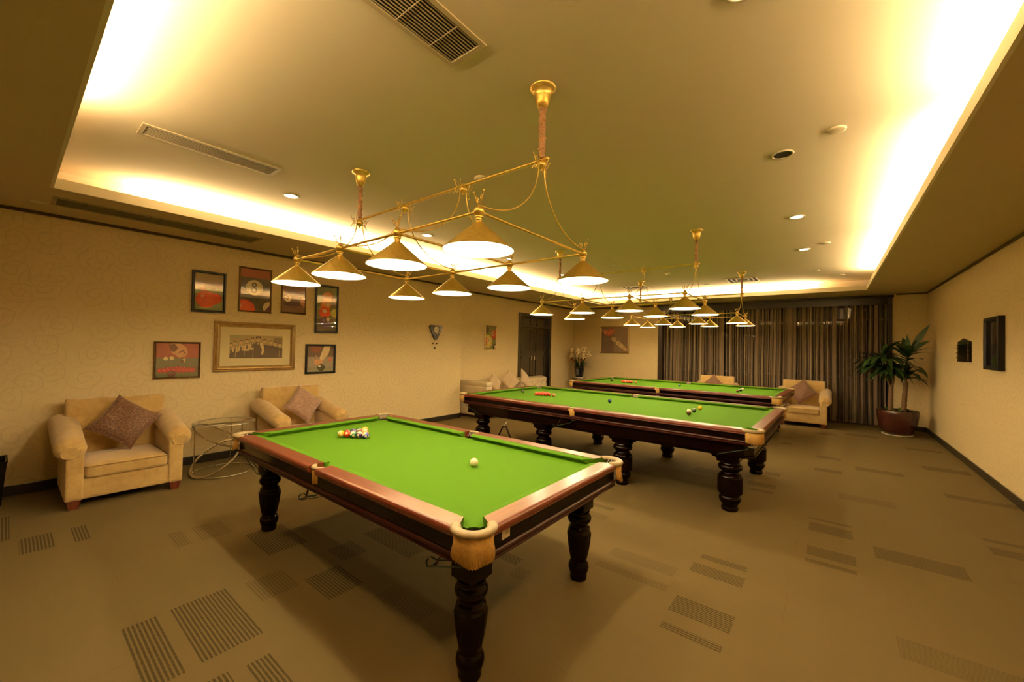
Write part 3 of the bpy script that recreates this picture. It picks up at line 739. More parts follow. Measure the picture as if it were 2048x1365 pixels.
def ball(name, x, y, zb, r, mat, label, cat, group=None, rot=(0, 0, 0)):
    key = ('mesh', r, mat.name)
    if key not in BALLM: g = G(); g.sphere((0, 0, 0), r, 28, 18); BALLM[key] = g.mesh(name, mat)
    o = bpy.data.objects.new(name, BALLM[key]); COL.objects.link(o); o.location = (x, y, zb+r+.0003); o.rotation_euler = rot
    return tag(o, label, cat, group)
PC = {'yellow': (.75, .45, .015), 'blue': (.015, .025, .22), 'red': (.62, .055, .015), 'purple': (.05, .012, .12), 'orange': (.80, .20, .02), 'green': (.01, .12, .03), 'maroon': (.22, .02, .015)}
seq = [('blue', 1), ('purple', 1), ('orange', 0),
       ('green', 1), ('black', 0), ('red', 1),
       ('red', 0), ('purple', 0), ('maroon', 1), ('orange', 1),
       ('yellow', 1), ('maroon', 0), ('blue', 0), ('green', 0), ('yellow', 0)]
# rows from the apex (+x) back; within a row index 0 = near camera side (low y)
bed1 = .753; r1 = .0285; k = 0
for row in range(5):
    for j in range(row+1):
        cname, st = seq[k]; k += 1
        x = -3.098-row*r1*1.733; y = 1.93+(j-row/2)*r1*2.006
        if cname == 'black': mt = ballmat('p_black', (.012, .012, .012))
        else: mt = ballmat('p_%s_%d' % (cname, st), PC[cname], bool(st))
        lab = ('%s pool ball with a white band, in the triangle rack on the pool table' if st else 'solid %s pool ball in the triangle rack on the pool table') % cname
        ball('pool_ball', x, y, bed1, r1, mt, lab, 'billiard ball', 'pool balls in the triangle rack', (random.uniform(-.5, .9), random.uniform(-.6, .3), random.uniform(-1.3, -.3)))
M_CUE = ballmat('cue', (.80, .72, .50), False, False)
ball('cue_ball', -1.86, 1.968, bed1, .0285, M_CUE, 'cream cue ball alone on the pool table', 'billiard ball')
SB = {'black': (.008, .012, .012), 'pink': (.80, .22, .10), 'blue': (.012, .04, .13), 'brown': (.07, .03, .012), 'green': (.006, .035, .02), 'yellow': (.80, .47, .015), 'red': (.60, .055, .02)}
def snooker(tx, ty, rz, bed, where, spots, apex):
    c, s_ = cos(rz), sin(rz)
    for nm, x, y in spots:
        m = M_CUE if nm == 'white' else ballmat('s_'+nm, SB[nm], False, False)
        ball('cue_ball' if nm == 'white' else 'snooker_ball', x, y, bed, .0262, m, '%s ball on the %s' % (nm if nm != 'white' else 'white cue', where), 'billiard ball')
    m = ballmat('s_red', SB['red'], False, False)
    for row in range(5):
        for j in range(row+1):
            lx = -row*.0262*1.733; ly = (j-row/2)*.0262*2.004
            x = apex[0]+lx*c-ly*s_; y = apex[1]+lx*s_+ly*c
            rn = ('tip', 'second row', 'third row', 'fourth row', 'back row')[row]
            pn = {0: [''], 1: ['near', 'far'], 2: ['near', 'middle', 'far'], 3: ['nearest', 'second nearest', 'second farthest', 'farthest'], 4: ['nearest', 'second nearest', 'middle', 'second farthest', 'farthest']}[row][j]
            lb = ('red ball at the tip of the triangle on the %s' % where) if row == 0 else '%s red ball in the %s of the triangle, %s' % (pn, rn, where)
            ball('snooker_ball', x, y, bed, .0262, m, lb, 'billiard ball', 'red balls on the %s' % where)
bed2 = .843-.042
snooker(0, 0, RAD(-1.2), bed2, 'middle snooker table', [('black', -3.985, 5.36), ('pink', -3.352, 5.315), ('blue', -2.42, 5.31), ('brown', -1.282, 4.99), ('white', -1.322, 5.15), ('green', -1.292, 5.26), ('yellow', -1.291, 5.548)], (-3.43, 5.31))
snooker(0, 0, RAD(-1.8), bed2, 'farthest snooker table', [('black', -3.97, 8.79), ('pink', -3.381, 8.77), ('blue', -2.442, 8.757), ('brown', -1.319, 8.42), ('green', -1.307, 8.67), ('white', -1.318, 8.99)], (-3.47, 8.77))
# small A-frame stand under the middle table
st = empty('rest_stand', (-3.42, 4.20, 0), 0, 'small dark A-frame stand on the carpet under the middle snooker table', 'stand')
for sx in (-1, 1):
    g = G(); g.tube([(0, 0, .50), (sx*.03, 0, .48), (sx*.30, 0, .0)], .011, 8); g.obj('leg', M_DKWOOD, st)
g = G(); g.tube([(-.03, 0, .50), (.03, 0, .50)], .008); g.tube([(0, 0, .50), (.02, .03, .553)], .006); g.obj('hook', M_CHROME, st)

# ================================================================== BILLIARD LIGHTS
def spiral(p, d1, up, s=1.0, turns=1.25, r0=.030, r1=.006, n=16):
    out = []
    for i in range(n+1):
        t = i/n; a = t*turns*2*pi; r = r0+(r1-r0)*t
        c = p+up*(r0*s)
        out.append(c+(-up*cos(a)+d1*sin(a))*r*s)
    return out
def treble(g, base, side, h, rr=.0026):
    # S-shaped wire scroll starting at base, leaning to `side`
    side = Vector(side); up = Vector((0, 0, 1)); b = Vector(base)
    p = [b, b+side*.25*h+up*.05*h, b+side*.62*h+up*.30*h, b+side*.70*h+up*.62*h, b+side*.45*h+up*.78*h, b+side*.28*h+up*.60*h, b+side*.40*h+up*.42*h, b+side*.75*h+up*.60*h, b+side*.98*h+up*.95*h]
    # smooth (Catmull-Rom)
    o = []
    for i in range(len(p)-1):
        a0, a1, a2, a3 = p[max(i-1, 0)], p[i], p[i+1], p[min(i+2, len(p)-1)]
        for t in (0, .25, .5, .75):
            o.append(.5*((2*a1)+(a2-a0)*t+(2*a0-5*a1+4*a2-a3)*t*t+(3*a1-a0-3*a2+a3)*t**3))
    o.append(p[-1]); g.tube([tuple(q) for q in o], rr, 6); g.sphere(tuple(p[-1]), rr*2.0, 8, 6)
SHADE = None
def build_light(zj, zr, zc, sp, hw, label):
    T = empty('billiard_light', (0, 0, 0), 0, label, 'pendant light', 'brass billiard lights over the tables')
    xs_ = [(-1.5+i)*sp for i in range(4)]
    def part(g, name, mats=M_BRASS, par=T, **k): return g.obj(name, mats, par, **k)
    g = G(); g.tube([(xs_[0]-.03, 0, zr), (xs_[3]+.03, 0, zr)], .0095, 12); g.sphere((xs_[0]-.035, 0, zr), .013, 12, 8); g.sphere((xs_[3]+.035, 0, zr), .013, 12, 8); part(g, 'top_rail')
    for x in xs_:
        g = G(); g.sphere((x, 0, zr-.026), .029, 20, 14); g.sphere((x, 0, zr-.06), .008, 10, 8); g.tube([(x-.012, 0, zr), (x+.012, 0, zr)], .015, 12); part(g, 'hub_ball')
        for s_ in (-1, 1):
            g = G(); z0 = zr-.03; zz = zj+.032; pts = []
            for i in range(19):
                t = i/18*pi/2; pts.append((x, s_*(.028+(hw-.035)*(1-cos(t))), zz+(z0-zz)*(1-sin(t))))
            g.tube(pts, .0042, 8); part(g, 'curved_arm')
            g = G(); treble(g, (x, s_*.030, zr-.04), (0, s_, 0), .055); treble(g, (x, s_*.028, zr-.01), (.6, s_*.6, .0), .035)
            g.M = Matrix.Translation((x, s_*.03, zr-.02)) @ Matrix.Rotation(pi, 4, 'X') @ Matrix.Translation((-x, -s_*.03, -zr+.02)); treble(g, (x, s_*.026, zr-.02), (-.3, -s_*.8, 0), .05)
            part(g, 'scroll')
    for s_ in (-1, 1):
        for i in range(3):
            g = G(); g.tube([(xs_[i]+.024, s_*hw, zj), (xs_[i+1]-.024, s_*hw, zj)], .0078, 12)
            for x in (xs_[i]+.030, xs_[i+1]-.030): g.sphere((x, s_*hw, zj), .0115, 12, 8, sc=(.6, 1, 1))
            part(g, 'frame_bar')
    for x in xs_:
        g = G(); g.tube([(x, -hw+.024, zj), (x, hw-.024, zj)], .0078, 12)
        for y in (-hw+.030, hw-.030): g.sphere((x, y, zj), .0115, 12, 8, sc=(1, .6, 1))
        part(g, 'cross_bar')
    shade_me = None
    for s_ in (-1, 1):
        for x in xs_:
            g = G(); g.sphere((0, 0, 0), .027, 22, 14); g.lathe([(.004, .034), (.010, .030), (.012, .024)], 12); g.lathe([(.020, -.030), (.022, -.024), (.014, -.018)], 16)
            g.lathe([(.013, -.028), (.016, -.032), (.016, -.044), (.0145, -.047), (.0175, -.052)], 20)
            J = part(g, 'joint_ball'); J.location = (x, s_*hw, zj)
            g = G(); treble(g, (0, 0, .030), (.8, -.35, 0), .060); treble(g, (0, 0, .030), (-.75, .45, 0), .055); treble(g, (0, 0, .030), (.1, s_*.9, 0), .05)
            q = g.obj('scroll', M_BRASS, J)
            # shade
            if shade_me is None:
                g = G()
                g.lathe([(.0175, -.052), (.026, -.056), (.034, -.064), (.172, -.184), (.1735, -.187)], 64, 0, caps=False)
                g.lathe([(.1735, -.187), (.170, -.187), (.166, -.1835), (.034, -.068), (.0, -.064)], 64, 1, caps=False)
                shade_me = g.mesh('shade', [M_BRASS, M_WHITE])
                g = G(); g.lathe([(.014, -.066), (.014, -.090), (.010, -.093)], 16, 0); g.sphere((0, 0, -.115), .022, 14, 10, 1)
                bulb_me = g.mesh('bulb', [M_CREAM, M_BULB])
            Sh = bpy.data.objects.new('shade', shade_me); COL.objects.link(Sh); Sh.parent = T; Sh.location = (x, s_*hw, zj)
            B = bpy.data.objects.new('bulb', bulb_me); COL.objects.link(B); B.parent = Sh
            ld = bpy.data.lights.new('bulb_light', 'POINT'); ld.energy = BULB_W; ld.color = BULB_COL; ld.shadow_soft_size = .024
            lo = bpy.data.objects.new('bulb_light', ld); COL.objects.link(lo); lo.parent = Sh; lo.location = (0, 0, -.162)
    for x in (xs_[0], xs_[3]):
        g = G(); g.lathe([(.076, zc), (.077, zc-.008), (.066, zc-.014), (.060, zc-.020), (.052, zc-.024), (.046, zc-.055), (.040, zc-.085), (.032, zc-.108), (.020, zc-.124), (.010, zc-.128)], 36, c=(x, 0, 0)); part(g, 'ceiling_canopy')
        g = G(); pr = []
        n = 46; z0 = zc-.122; z1 = zr+.008
        for i in range(n+1):
            t = i/n; pr.append((.018+.0045*sin(i*1.9)+.003*sin(i*.7+x), z0+(z1-z0)*t))
        g.lathe(pr, 18, c=(x, 0, 0)); part(g, 'gathered_sleeve', M_SLEEVE)
    return T
M_BULB = emis('lit_bulb', (1, .86, .55), 18)
L1 = build_light(2.207, 2.655, CEIL, .645, .520, 'large brass eight-shade light nearest the camera, above the pool table')
L1.location = (-2.29, 1.918, 0)
L2 = build_light(2.232, 2.655, CEIL, .668, .485, 'brass eight-shade light above the middle snooker table')
L2.location = (-2.32, 5.38, 0); L2.rotation_euler.z = RAD(0)
L3 = build_light(2.262, 2.665, CEIL, .657, .475, 'brass eight-shade light above the farthest snooker table, near the curtains')
L3.location = (-2.30, 8.72, 0)

# ================================================================== CEILING FITTINGS
def downlight(x, y, lit, label, r=.075):
    T = empty('ceiling_downlight', (x, y, CEIL), 0, label, 'ceiling light', 'round recessed ceiling lights')
    g = G(); g.lathe([(r*.78, -.001), (r*.80, -.006), (r*.95, -.008), (r, -.003), (r, 0)], 32, caps=False); g.obj('trim_ring', M_PLASTIC, T)
    g = G(); g.lathe([(r*.78, -.002), (.001, -.002)] if lit else [(r*.78, -.004), (r*.5, -.0015), (.001, -.0015)], 32, caps=False)
    g.obj('lens', M_DLIT if lit else M_DARKIN, T)
    if lit:
        d = bpy.data.lights.new('downlight_beam', 'SPOT'); d.energy = DOWN_W; d.color = DOWN_COL; d.spot_size = RAD(110); d.spot_blend = .8; d.shadow_soft_size = .05
        o = bpy.data.objects.new('downlight_beam', d); COL.objects.link(o); o.parent = T; o.location = (0, 0, -.02)
M_DLIT = emis('lit_downlight_lens', (1, .86, .55), 9)
downlight(-4.38, 1.80, True, 'lit round ceiling light nearest the left cove, behind the slotted vent')
downlight(-4.36, 3.58, True, 'lit round ceiling light near the left cove, seen past the nearest brass light')
downlight(-4.36, 5.36, True, 'lit round ceiling light seen behind the canopy of the middle brass light')
downlight(-4.36, 7.14, True, 'lit round ceiling light farthest along the left cove')
downlight(-.289, 3.664, False, 'unlit dark round recessed ceiling light right of the near brass light')
downlight(-.289, 5.459, True, 'nearer of the two lit round ceiling lights beside the right cove')
downlight(-.289, 7.239, True, 'farther of the two lit round ceiling lights beside the right cove')
downlight(-.29, 1.87, True, 'lit round ceiling light at the top edge of the picture')
def disc(x, y, label, r=.055, h=.012, name='ceiling_disc', cat='ceiling fitting', z=CEIL):
    g = G(); g.lathe([(.001, -h), (r*.8, -h), (r*.95, -h*.75), (r, -h*.2), (r, 0)], 28); g.obj(name, M_PLASTIC, loc=(x, y, z), label=label, cat=cat)
disc(.031, 3.461, 'round flat ceiling cover next to the unlit recessed light')
disc(-.04, 6.97, 'small round ceiling cover between the lit ceiling lights and the right cove')
disc(-.187, 9.2, 'small round ceiling cover far along the right side')
disc(.2, 9.95, 'tiny round ceiling cover nearest the far right cove corner', .04)
disc(-3.05, 6.83, 'flat round ring on the ceiling left of the middle brass light', .06)
disc(-2.2, 9.9, 'small round ceiling cover between the two square vents', .05)
disc(-5.82, .17, 'round cover on the lowered ceiling beside the slotted vent', .06, .012, z=SOF)
def detector(x, y, label):
    T = empty('smoke_detector', (x, y, CEIL), 0, label, 'smoke detector'); g = G(); g.lathe([(.058, 0), (.058, -.014), (.05, -.022)], 28); g.obj('base', M_PLASTIC, T)
    g = G(); g.lathe([(.042, -.022), (.040, -.042), (.030, -.052), (.001, -.054)], 28); g.obj('sensor_head', M_PLASTIC, T)
detector(-2.47, 2.62, 'white smoke detector dome above the rail of the near brass light')
detector(-2.5, 8.1, 'small white smoke detector right of the middle brass light')
def vent(x0, x1, y0, y1, z, label, along='y', n=9, cross=True, mat=M_ALU):
    T = empty('slot_vent', ((x0+x1)/2, (y0+y1)/2, z), 0, label, 'air vent'); hx, hy = (x1-x0)/2, (y1-y0)/2; f = .028
    g = G(); g.box(-hx, -hx+f, -hy, hy, -.008, 0); g.box(hx-f, hx, -hy, hy, -.008, 0); g.box(-hx+f, hx-f, -hy, -hy+f, -.008, 0); g.box(-hx+f, hx-f, hy-f, hy, -.008, 0); g.obj('frame', mat, T, .002)
    g = G(); g.box(-hx+f, hx-f, -hy+f, hy-f, -.0012, -.0002); g.obj('duct_opening', M_DARKIN, T)
    g = G()
    for i in range(n):
        if along == 'y': x = -hx+f+(2*hx-2*f)*(i+.5)/n; g.box(x-.0022, x+.0022, -hy+f, hy-f, -.006, -.002)
        else: y = -hy+f+(2*hy-2*f)*(i+.5)/n; g.box(-hx+f, hx-f, y-.002, y+.002, -.010, -.0015)
    if cross:
        for k in range(1, int(2*hy/.2)+1): y = -hy+.2*k-.06; g.box(-hx+f, hx-f, y-.002, y+.002, -.0105, -.0085)
    g.obj('louvres', mat, T)
vent(-3.895-.10, -3.895+.13, .56, 1.47, CEIL, 'long slotted air vent in the raised ceiling near the left cove', n=8, cross=False)
vent(-1.62, -1.36, .35, 1.47, CEIL, 'large slotted air vent at the top edge of the picture', n=11)
vent(-5.84, -5.50, .24, 1.95, SOF, 'long narrow air vent in the lowered ceiling above the pictures', n=8, cross=False, mat=simple('dim_grille', (.40, .33, .21), .6))
for (x, y, lb) in ((-3.72, 9.55, 'left square air diffuser in the far ceiling'), (-1.44, 9.62, 'right square air diffuser in the far ceiling')):
    T = empty('square_diffuser', (x, y, CEIL), 0, lb, 'air vent', 'square air diffusers'); g = G()
    for k in range(3):
        h = .28-.08*k; w = .02; z = -.012+.003*k
        g.box(-h, h, -h, -h+w, z, 0); g.box(-h, h, h-w, h, z, 0); g.box(-h, -h+w, -h+w, h-w, z, 0); g.box(h-w, h, -h+w, h-w, z, 0)
    g.obj('frame', M_PLASTIC, T); g = G(); g.box(-.27, .27, -.27, .27, -.001, -.0002); g.obj('duct_opening', M_DARKIN, T)

# ================================================================== PICTURES
def picmat(c, rough=.5): 
    c = (min(.9, c[0]*1.45+.006), min(.9, c[1]*1.28+.004), c[2]*1.0+.002)
    k = 'ink_%.3f_%.3f_%.3f' % c
    return simple(k, c, rough, var=.10, scale=25)
class Art:
    """flat print drawn in picture units: u 0..1 across, v 0..1 up; layers of paper-thin ink shapes"""
    def __init__(s, w, h, bg): s.w, s.h = w, h; s.g = G(); s.mats = []; s.z = .0; s.rect(0, 0, 1, 1, bg)
    def mi(s, c):
        m = picmat(c)
        if m not in s.mats: s.mats.append(m)
        return s.mats.index(m)
    def poly(s, pts, c):
        # clip to frame by clamping
        s.z += .00012; P = [(min(1, max(0, u))*s.w, min(1, max(0, v))*s.h, s.z) for u, v in pts]
        s.g.add(P, [tuple(range(len(P)))], s.mi(c), False); return s
    def rect(s, u0, v0, u1, v1, c): return s.poly([(u0, v0), (u1, v0), (u1, v1), (u0, v1)], c)
    def disc(s, u, v, r, c, ry=None, n=36):
        rv = (ry if ry else r*s.w/s.h); return s.poly([(u+r*cos(2*pi*i/n), v+rv*sin(2*pi*i/n)) for i in range(n)], c)
    def line(s, pts, w, c):
        for (a, b), (e, f) in zip(pts, pts[1:]):
            dx, dy = (e-a)*s.w, (f-b)*s.h; L = math.hypot(dx, dy) or 1; nx, ny = -dy/L*w/2, dx/L*w/2
            s.poly([(a+nx/s.w, b+ny/s.h), (e+nx/s.w, f+ny/s.h), (e-nx/s.w, f-ny/s.h), (a-nx/s.w, b-ny/s.h)], c)
        return s
    def ball(s, u, v, r, c):
        s.disc(u, v, r, c); s.disc(u-.12*r, v+.12*r*s.w/s.h, r*.80, tuple(min(1, x*1.15+.01) for x in c)); s.disc(u-.35*r, v+.35*r*s.w/s.h, r*.2, tuple(min(1, x*1.6+.15) for x in c)); return s
    def eight(s, u, v, r, ink=(.02, .015, .01), paper=(.62, .55, .42)):
        k = s.w/s.h; s.disc(u, v+.42*r*k, .34*r, ink); s.disc(u, v-.36*r*k, .42*r, ink); s.disc(u, v+.42*r*k, .17*r, paper); s.disc(u, v-.36*r*k, .22*r, paper); return s
    def two(s, u, v, r, ink=(.02, .015, .01)):
        k = s.w/s.h; pts = [(u+r*.38*cos(t), v+(.32*r+.38*r*sin(t))*k) for t in [2.8-.4*i for i in range(9)]]+[(u-.38*r, v-.62*r*k), (u+.42*r, v-.62*r*k)]
        return s.line(pts, .16*r*s.w, ink)
def wall_frame(name, wall, u0, u1, z0, z1, fw, fmat, art, label, depth=.025, mat_w=0, mat_c=None, fmat2=None, glass=True, X=None, gap=.012, profile='flat'):
    """wall: 'L' (faces +x), 'R' (faces -x), 'B' (faces -y)"""
    w, h = u1-u0, z1-z0
    if wall == 'L': R = Matrix(((0, 0, 1, X), (1, 0, 0, u0), (0, 1, 0, z0), (0, 0, 0, 1)))       # local x->y, y->z, z->+x
    elif wall == 'R': R = Matrix(((0, 0, -1, X), (-1, 0, 0, u1), (0, 1, 0, z0), (0, 0, 0, 1)))
    else: R = Matrix(((1, 0, 0, u0), (0, 0, -1, X), (0, 1, 0, z0), (0, 0, 0, 1)))
    T = bpy.data.objects.new(name, None); COL.objects.link(T); T.matrix_world = R; tag(T, label, 'picture')
    d = depth; g = G()
    if profile == 'flat': pr = [(0, 0), (0, d*.9), (fw*.15, d), (fw*.7, d), (fw, d*.7), (fw, 0)]
    elif profile == 'grand': pr = [(0, 0), (0, d*.5), (fw*.1, d*.62), (fw*.2, d*.5), (fw*.3, d*.8), (fw*.5, d), (fw*.7, d*.8), (fw*.8, d*.5), (fw*.86, d*.35), (fw*.93, d*.42), (fw, d*.3), (fw, 0)]
    else: pr = [(0, 0), (0, d*.6), (fw*.25, d), (fw*.45, d*.9), (fw*.55, d*.6), (fw*.8, d*.75), (fw, d*.45), (fw, 0)]
    rings = []
    for (cx, cy, sx, sy) in ((0, 0, 1, 1), (w, 0, -1, 1), (w, h, -1, -1), (0, h, 1, -1)): rings.append([(cx+sx*o, cy+sy*o, z) for o, z in pr])
    g.loft(rings, True, False, 0, False, True); g.obj('frame', fmat, T)
    iw, ih = w-2*fw, h-2*fw; zb = d*.25
    if mat_w:
        g = G(); mw = mat_w; g.box(0, iw, 0, mw, 0, .003); g.box(0, iw, ih-mw, ih, 0, .003); g.box(0, mw, mw, ih-mw, 0, .003); g.box(iw-mw, iw, mw, ih-mw, 0, .003)
        o = g.obj('mount_board', mat_c, T); o.location = (fw, fw, zb)
        pw, ph = iw-2*mw, ih-2*mw; off = fw+mw
    else: pw, ph, off = iw, ih, fw
    A = art(pw, ph); o = A.g.obj('print', A.mats, T); o.location = (off, off, zb)
    if glass:
        g = G(); g.add([(fw, fw, zb+.008), (w-fw, fw, zb+.008), (w-fw, h-fw, zb+.008), (fw, h-fw, zb+.008)], [(0, 1, 2, 3)], 0, False); g.obj('glass_pane', M_GLASS, T)
    return T
SK, SK2 = (.55, .30, .17), (.40, .17, .09)
def art_redball(w, h):
    A = Art(w, h, (.20, .22, .12)); A.rect(0, .72, 1, 1, (.30, .22, .13)); A.rect(0, .62, 1, .76, (.17, .05, .03)); A.rect(0, 0, 1, .62, (.19, .24, .13))
    A.ball(.30, .56, .12, (.30, .10, .06)); A.ball(.64, .62, .09, (.10, .06, .05)); A.ball(.72, .33, .24, (.52, .05, .02)); A.ball(.40, .30, .36, (.62, .075, .03)); return A
def art_eight(w, h):
    A = Art(w, h, (.07, .045, .03)); A.rect(0, .80, 1, 1, (.26, .05, .035)); A.disc(.50, .38, .62, (.045, .03, .02)); A.disc(.5, .42, .55, (.055, .036, .024))
    A.disc(.46, .56, .29, (.62, .55, .42)); A.eight(.45, .56, .25); A.ball(.12, .02, .38, (.60, .06, .02)); A.disc(.98, .10, .22, (.60, .52, .42)); A.poly([(.80, 0), (1, 0), (1, .16)], (.10, .03, .10)); return A
def art_two(w, h):
    A = Art(w, h, (.22, .10, .06)); A.rect(0, 0, 1, .62, (.12, .06, .05)); A.disc(.42, .42, .42, (.085, .035, .07)); A.disc(.22, .44, .16, (.60, .52, .40)); A.two(.22, .44, .13); A.disc(1.0, .36, .22, (.40, .17, .13)); return A
def art_stack(w, h):
    A = Art(w, h, (.17, .18, .10)); A.rect(0, 0, 1, .30, (.10, .08, .06)); A.rect(.75, .3, 1, 1, (.20, .19, .11))
    A.ball(.55, .78, .27, (.62, .20, .03)); A.ball(.95, .70, .22, (.12, .03, .03)); A.ball(.45, .58, .27, (.66, .16, .03)); A.disc(.55, .60, .10, (.60, .50, .32)); A.ball(.40, .42, .28, (.60, .05, .02)); A.disc(.40, .46, .10, (.62, .55, .40)); A.ball(.92, .42, .22, (.70, .52, .14)); A.ball(.45, .20, .30, (.07, .03, .10)); A.disc(.58, .27, .10, (.62, .55, .42)); A.line([(0, .30), (1, .29)], .004, (.62, .55, .40)); return A
def art_break(w, h):
    A = Art(w, h, (.17, .15, .085)); A.rect(0, .55, 1, 1, (.32, .075, .045)); A.rect(0, .0, 1, .30, (.12, .115, .06)); A.rect(0, .28, 1, .57, (.15, .145, .09))
    A.poly([(.30, .95), (.36, .72), (.52, .58), (.66, .60), (.74, .72), (.70, .88), (.56, 1), (.35, 1)], SK); A.poly([(.28, .96), (.42, .99), (.50, .86), (.42, .75), (.34, .78)], (.12, .035, .02)); A.line([(.52, .72), (.62, .79), (.68, .70)], .012, (.14, .04, .03))
    A.disc(.22, .55, .055, (.66, .55, .33)); A.disc(.36, .56, .055, (.66, .55, .33)); A.poly([(.60, .52), (.70, .58), (.66, .42), (.56, .44)], (.55, .40, .25)); A.disc(.60, .46, .05, (.14, .07, .04))
    for i in range(9): A.ball(.09+.10*i, .22+.05*(1-abs(i-4)/4), .055, (.30, .02, .012))
    for i in range(8): A.ball(.10+.108*i, .19, .062, (.36, .025, .014))
    A.ball(.36, .10, .10, (.10, .02, .012)); return A
def art_cueshot(w, h):
    A = Art(w, h, (.22, .18, .16)); A.rect(0, .55, 1, 1, (.10, .05, .035)); A.rect(0, 0, 1, .58, (.27, .24, .22)); A.disc(.32, .95, .20, (.22, .06, .03)); A.poly([(.62, 1), (.88, 1), (.80, .70), (.60, .45), (.45, .42), (.48, .60)], (.60, .50, .36))
    A.poly([(.28, .46), (.46, .50), (.60, .42), (.56, .30), (.36, .26), (.24, .34)], SK); A.line([(.38, .45), (.30, .66)], .012, SK); A.line([(.28, .42), (.20, .56)], .010, SK); A.ball(.86, .47, .07, (.45, .10, .05)); A.ball(.52, .17, .14, (.03, .028, .02)); A.disc(.46, .22, .05, (.60, .55, .42)); return A
def art_team(w, h):
    A = Art(w, h, (.34, .27, .13)); A.rect(0, .0, 1, .45, (.07, .042, .022)); A.rect(0, .88, .2, 1, (.27, .28, .16)); A.rect(.82, .6, 1, .92, (.20, .15, .08))
    dk, wh, sk = (.060, .034, .018), (.55, .44, .24), (.50, .35, .19)
    ppl = [(.02, .66, 1), (.095, .74, 1), (.205, .78, 1), (.305, .84, 1), (.41, .90, 1), (.515, .92, 3), (.645, .84, 2), (.76, .80, 2), (.85, .74, 2), (.945, .70, 2)]
    for i, (u, t, kd) in enumerate(ppl):
        if kd == 3: continue
        body = wh if kd == 1 else dk
        A.poly([(u-.06, 0), (u-.06, t-.26), (u-.02, t-.20), (u+.02, t-.20), (u+.06, t-.26), (u+.06, 0)], dk)
        if kd == 1:
            A.poly([(u-.06, t-.30), (u-.025, t-.20), (u-.01, t-.42), (u-.045, t-.50)], wh); A.poly([(u+.06, t-.30), (u+.025, t-.20), (u+.012, t-.42), (u+.05, t-.50)], wh); A.poly([(u-.014, t-.2), (u+.014, t-.2), (u, t-.34)], wh)
            A.poly([(u-.055, t-.44), (u+.055, t-.44), (u+.05, t-.52), (u-.05, t-.52)], wh) if i in (3, 4) else None
        else: A.rect(u-.02, t-.235, u+.018, t-.215, wh)
        A.disc(u, t-.10, .030, sk, .085); A.poly([(u-.032, t-.06), (u-.028, t+.0), (u+.028, t+.0), (u+.034, t-.06), (u, t-.035)], (.09, .05, .025)); A.rect(u-.012, t-.215, u+.012, t-.195, dk)
    u, t = .515, .94
    A.poly([(u-.09, 0), (u-.09, t-.32), (u-.03, t-.22), (u+.05, t-.22), (u+.085, t-.30), (u+.10, 0)], dk); A.poly([(u+.04, t-.22), (u+.10, t-.30), (u+.125, t-.62), (u+.09, t-.80), (u+.06, t-.78), (u+.075, t-.55), (u+.03, t-.34)], wh)
    A.poly([(u-.025, t-.22), (u+.03, t-.22), (u-.005, t-.36)], wh); A.disc(u, t-.11, .038, sk, .10); A.poly([(u-.042, t-.10), (u-.042, t+.02), (u+.044, t+.03), (u+.044, t-.08), (u, t-.03)], (.07, .04, .02)); A.rect(u-.022, t-.25, u+.01, t-.225, (.03, .02, .01))
    for x, y0, y1 in ((.10, .05, .45), (.26, .1, .45), (.42, .0, .5), (.93, .05, .35)): A.line([(x, y0), (x+.01, y1)], .004, wh)
    return A
def art_oneball(w, h):
    A = Art(w, h, (.22, .25, .09)); A.disc(.10, .86, .22, (.14, .09, .08)); A.ball(.82, .66, .30, (.50, .09, .05)); A.disc(.70, .70, .16, (.66, .50, .36)); A.disc(.70, .70, .08, (.5, .15, .08))
    A.ball(.22, .34, .42, (.66, .48, .16)); A.poly([(0, .16), (.16, .20), (.16, .50), (0, .52)], (.60, .18, .08)); A.disc(.30, .37, .16, (.62, .56, .34)); A.line([(.27, .41), (.31, .44), (.31, .32)], .008, (.03, .02, .01)); A.disc(.95, .08, .24, (.06, .05, .04)); A.disc(1.0, .10, .14, (.55, .45, .35)); return A
def art_track(w, h):
    A = Art(w, h, (.17, .12, .10)); A.rect(0, .45, 1, 1, (.20, .145, .125))
    for x, y in ((.10, .88), (.22, .84), (.34, .90), (.44, .86), (.18, .76), (.30, .74), (.40, .78)): A.ball(x, y, .075, (.40, .10, .07)); 
    for x, y in ((.14, .82), (.36, .82)): A.disc(x, y, .04, (.50, .34, .26))
    for i, (x, y, r) in enumerate(((.46, .54, .075), (.50, .50, .08), (.64, .36, .08), (.70, .32, .08), (.78, .25, .075), (.86, .17, .065), (.93, .10, .05))): A.disc(x, y, r, (.42, .33, .22) if i % 2 else (.50, .40, .27))
    return A
def art_dark(w, h):
    A = Art(w, h, (.045, .028, .022)); A.ball(.55, .86, .42, (.42, .03, .015)); A.disc(.45, .86, .20, (.50, .42, .26)); A.disc(.45, .86, .08, (.25, .18, .10)); A.disc(.28, .64, .20, (.38, .30, .20)); A.rect(0, .28, 1, .48, (.05, .05, .03)); A.poly([(.85, .24), (.95, .22), (.25, .06), (.1, .02), (.15, .12)], (.40, .28, .16)); A.poly([(.9, .16), (.3, .0), (.62, .0)], (.46, .36, .26)); return A
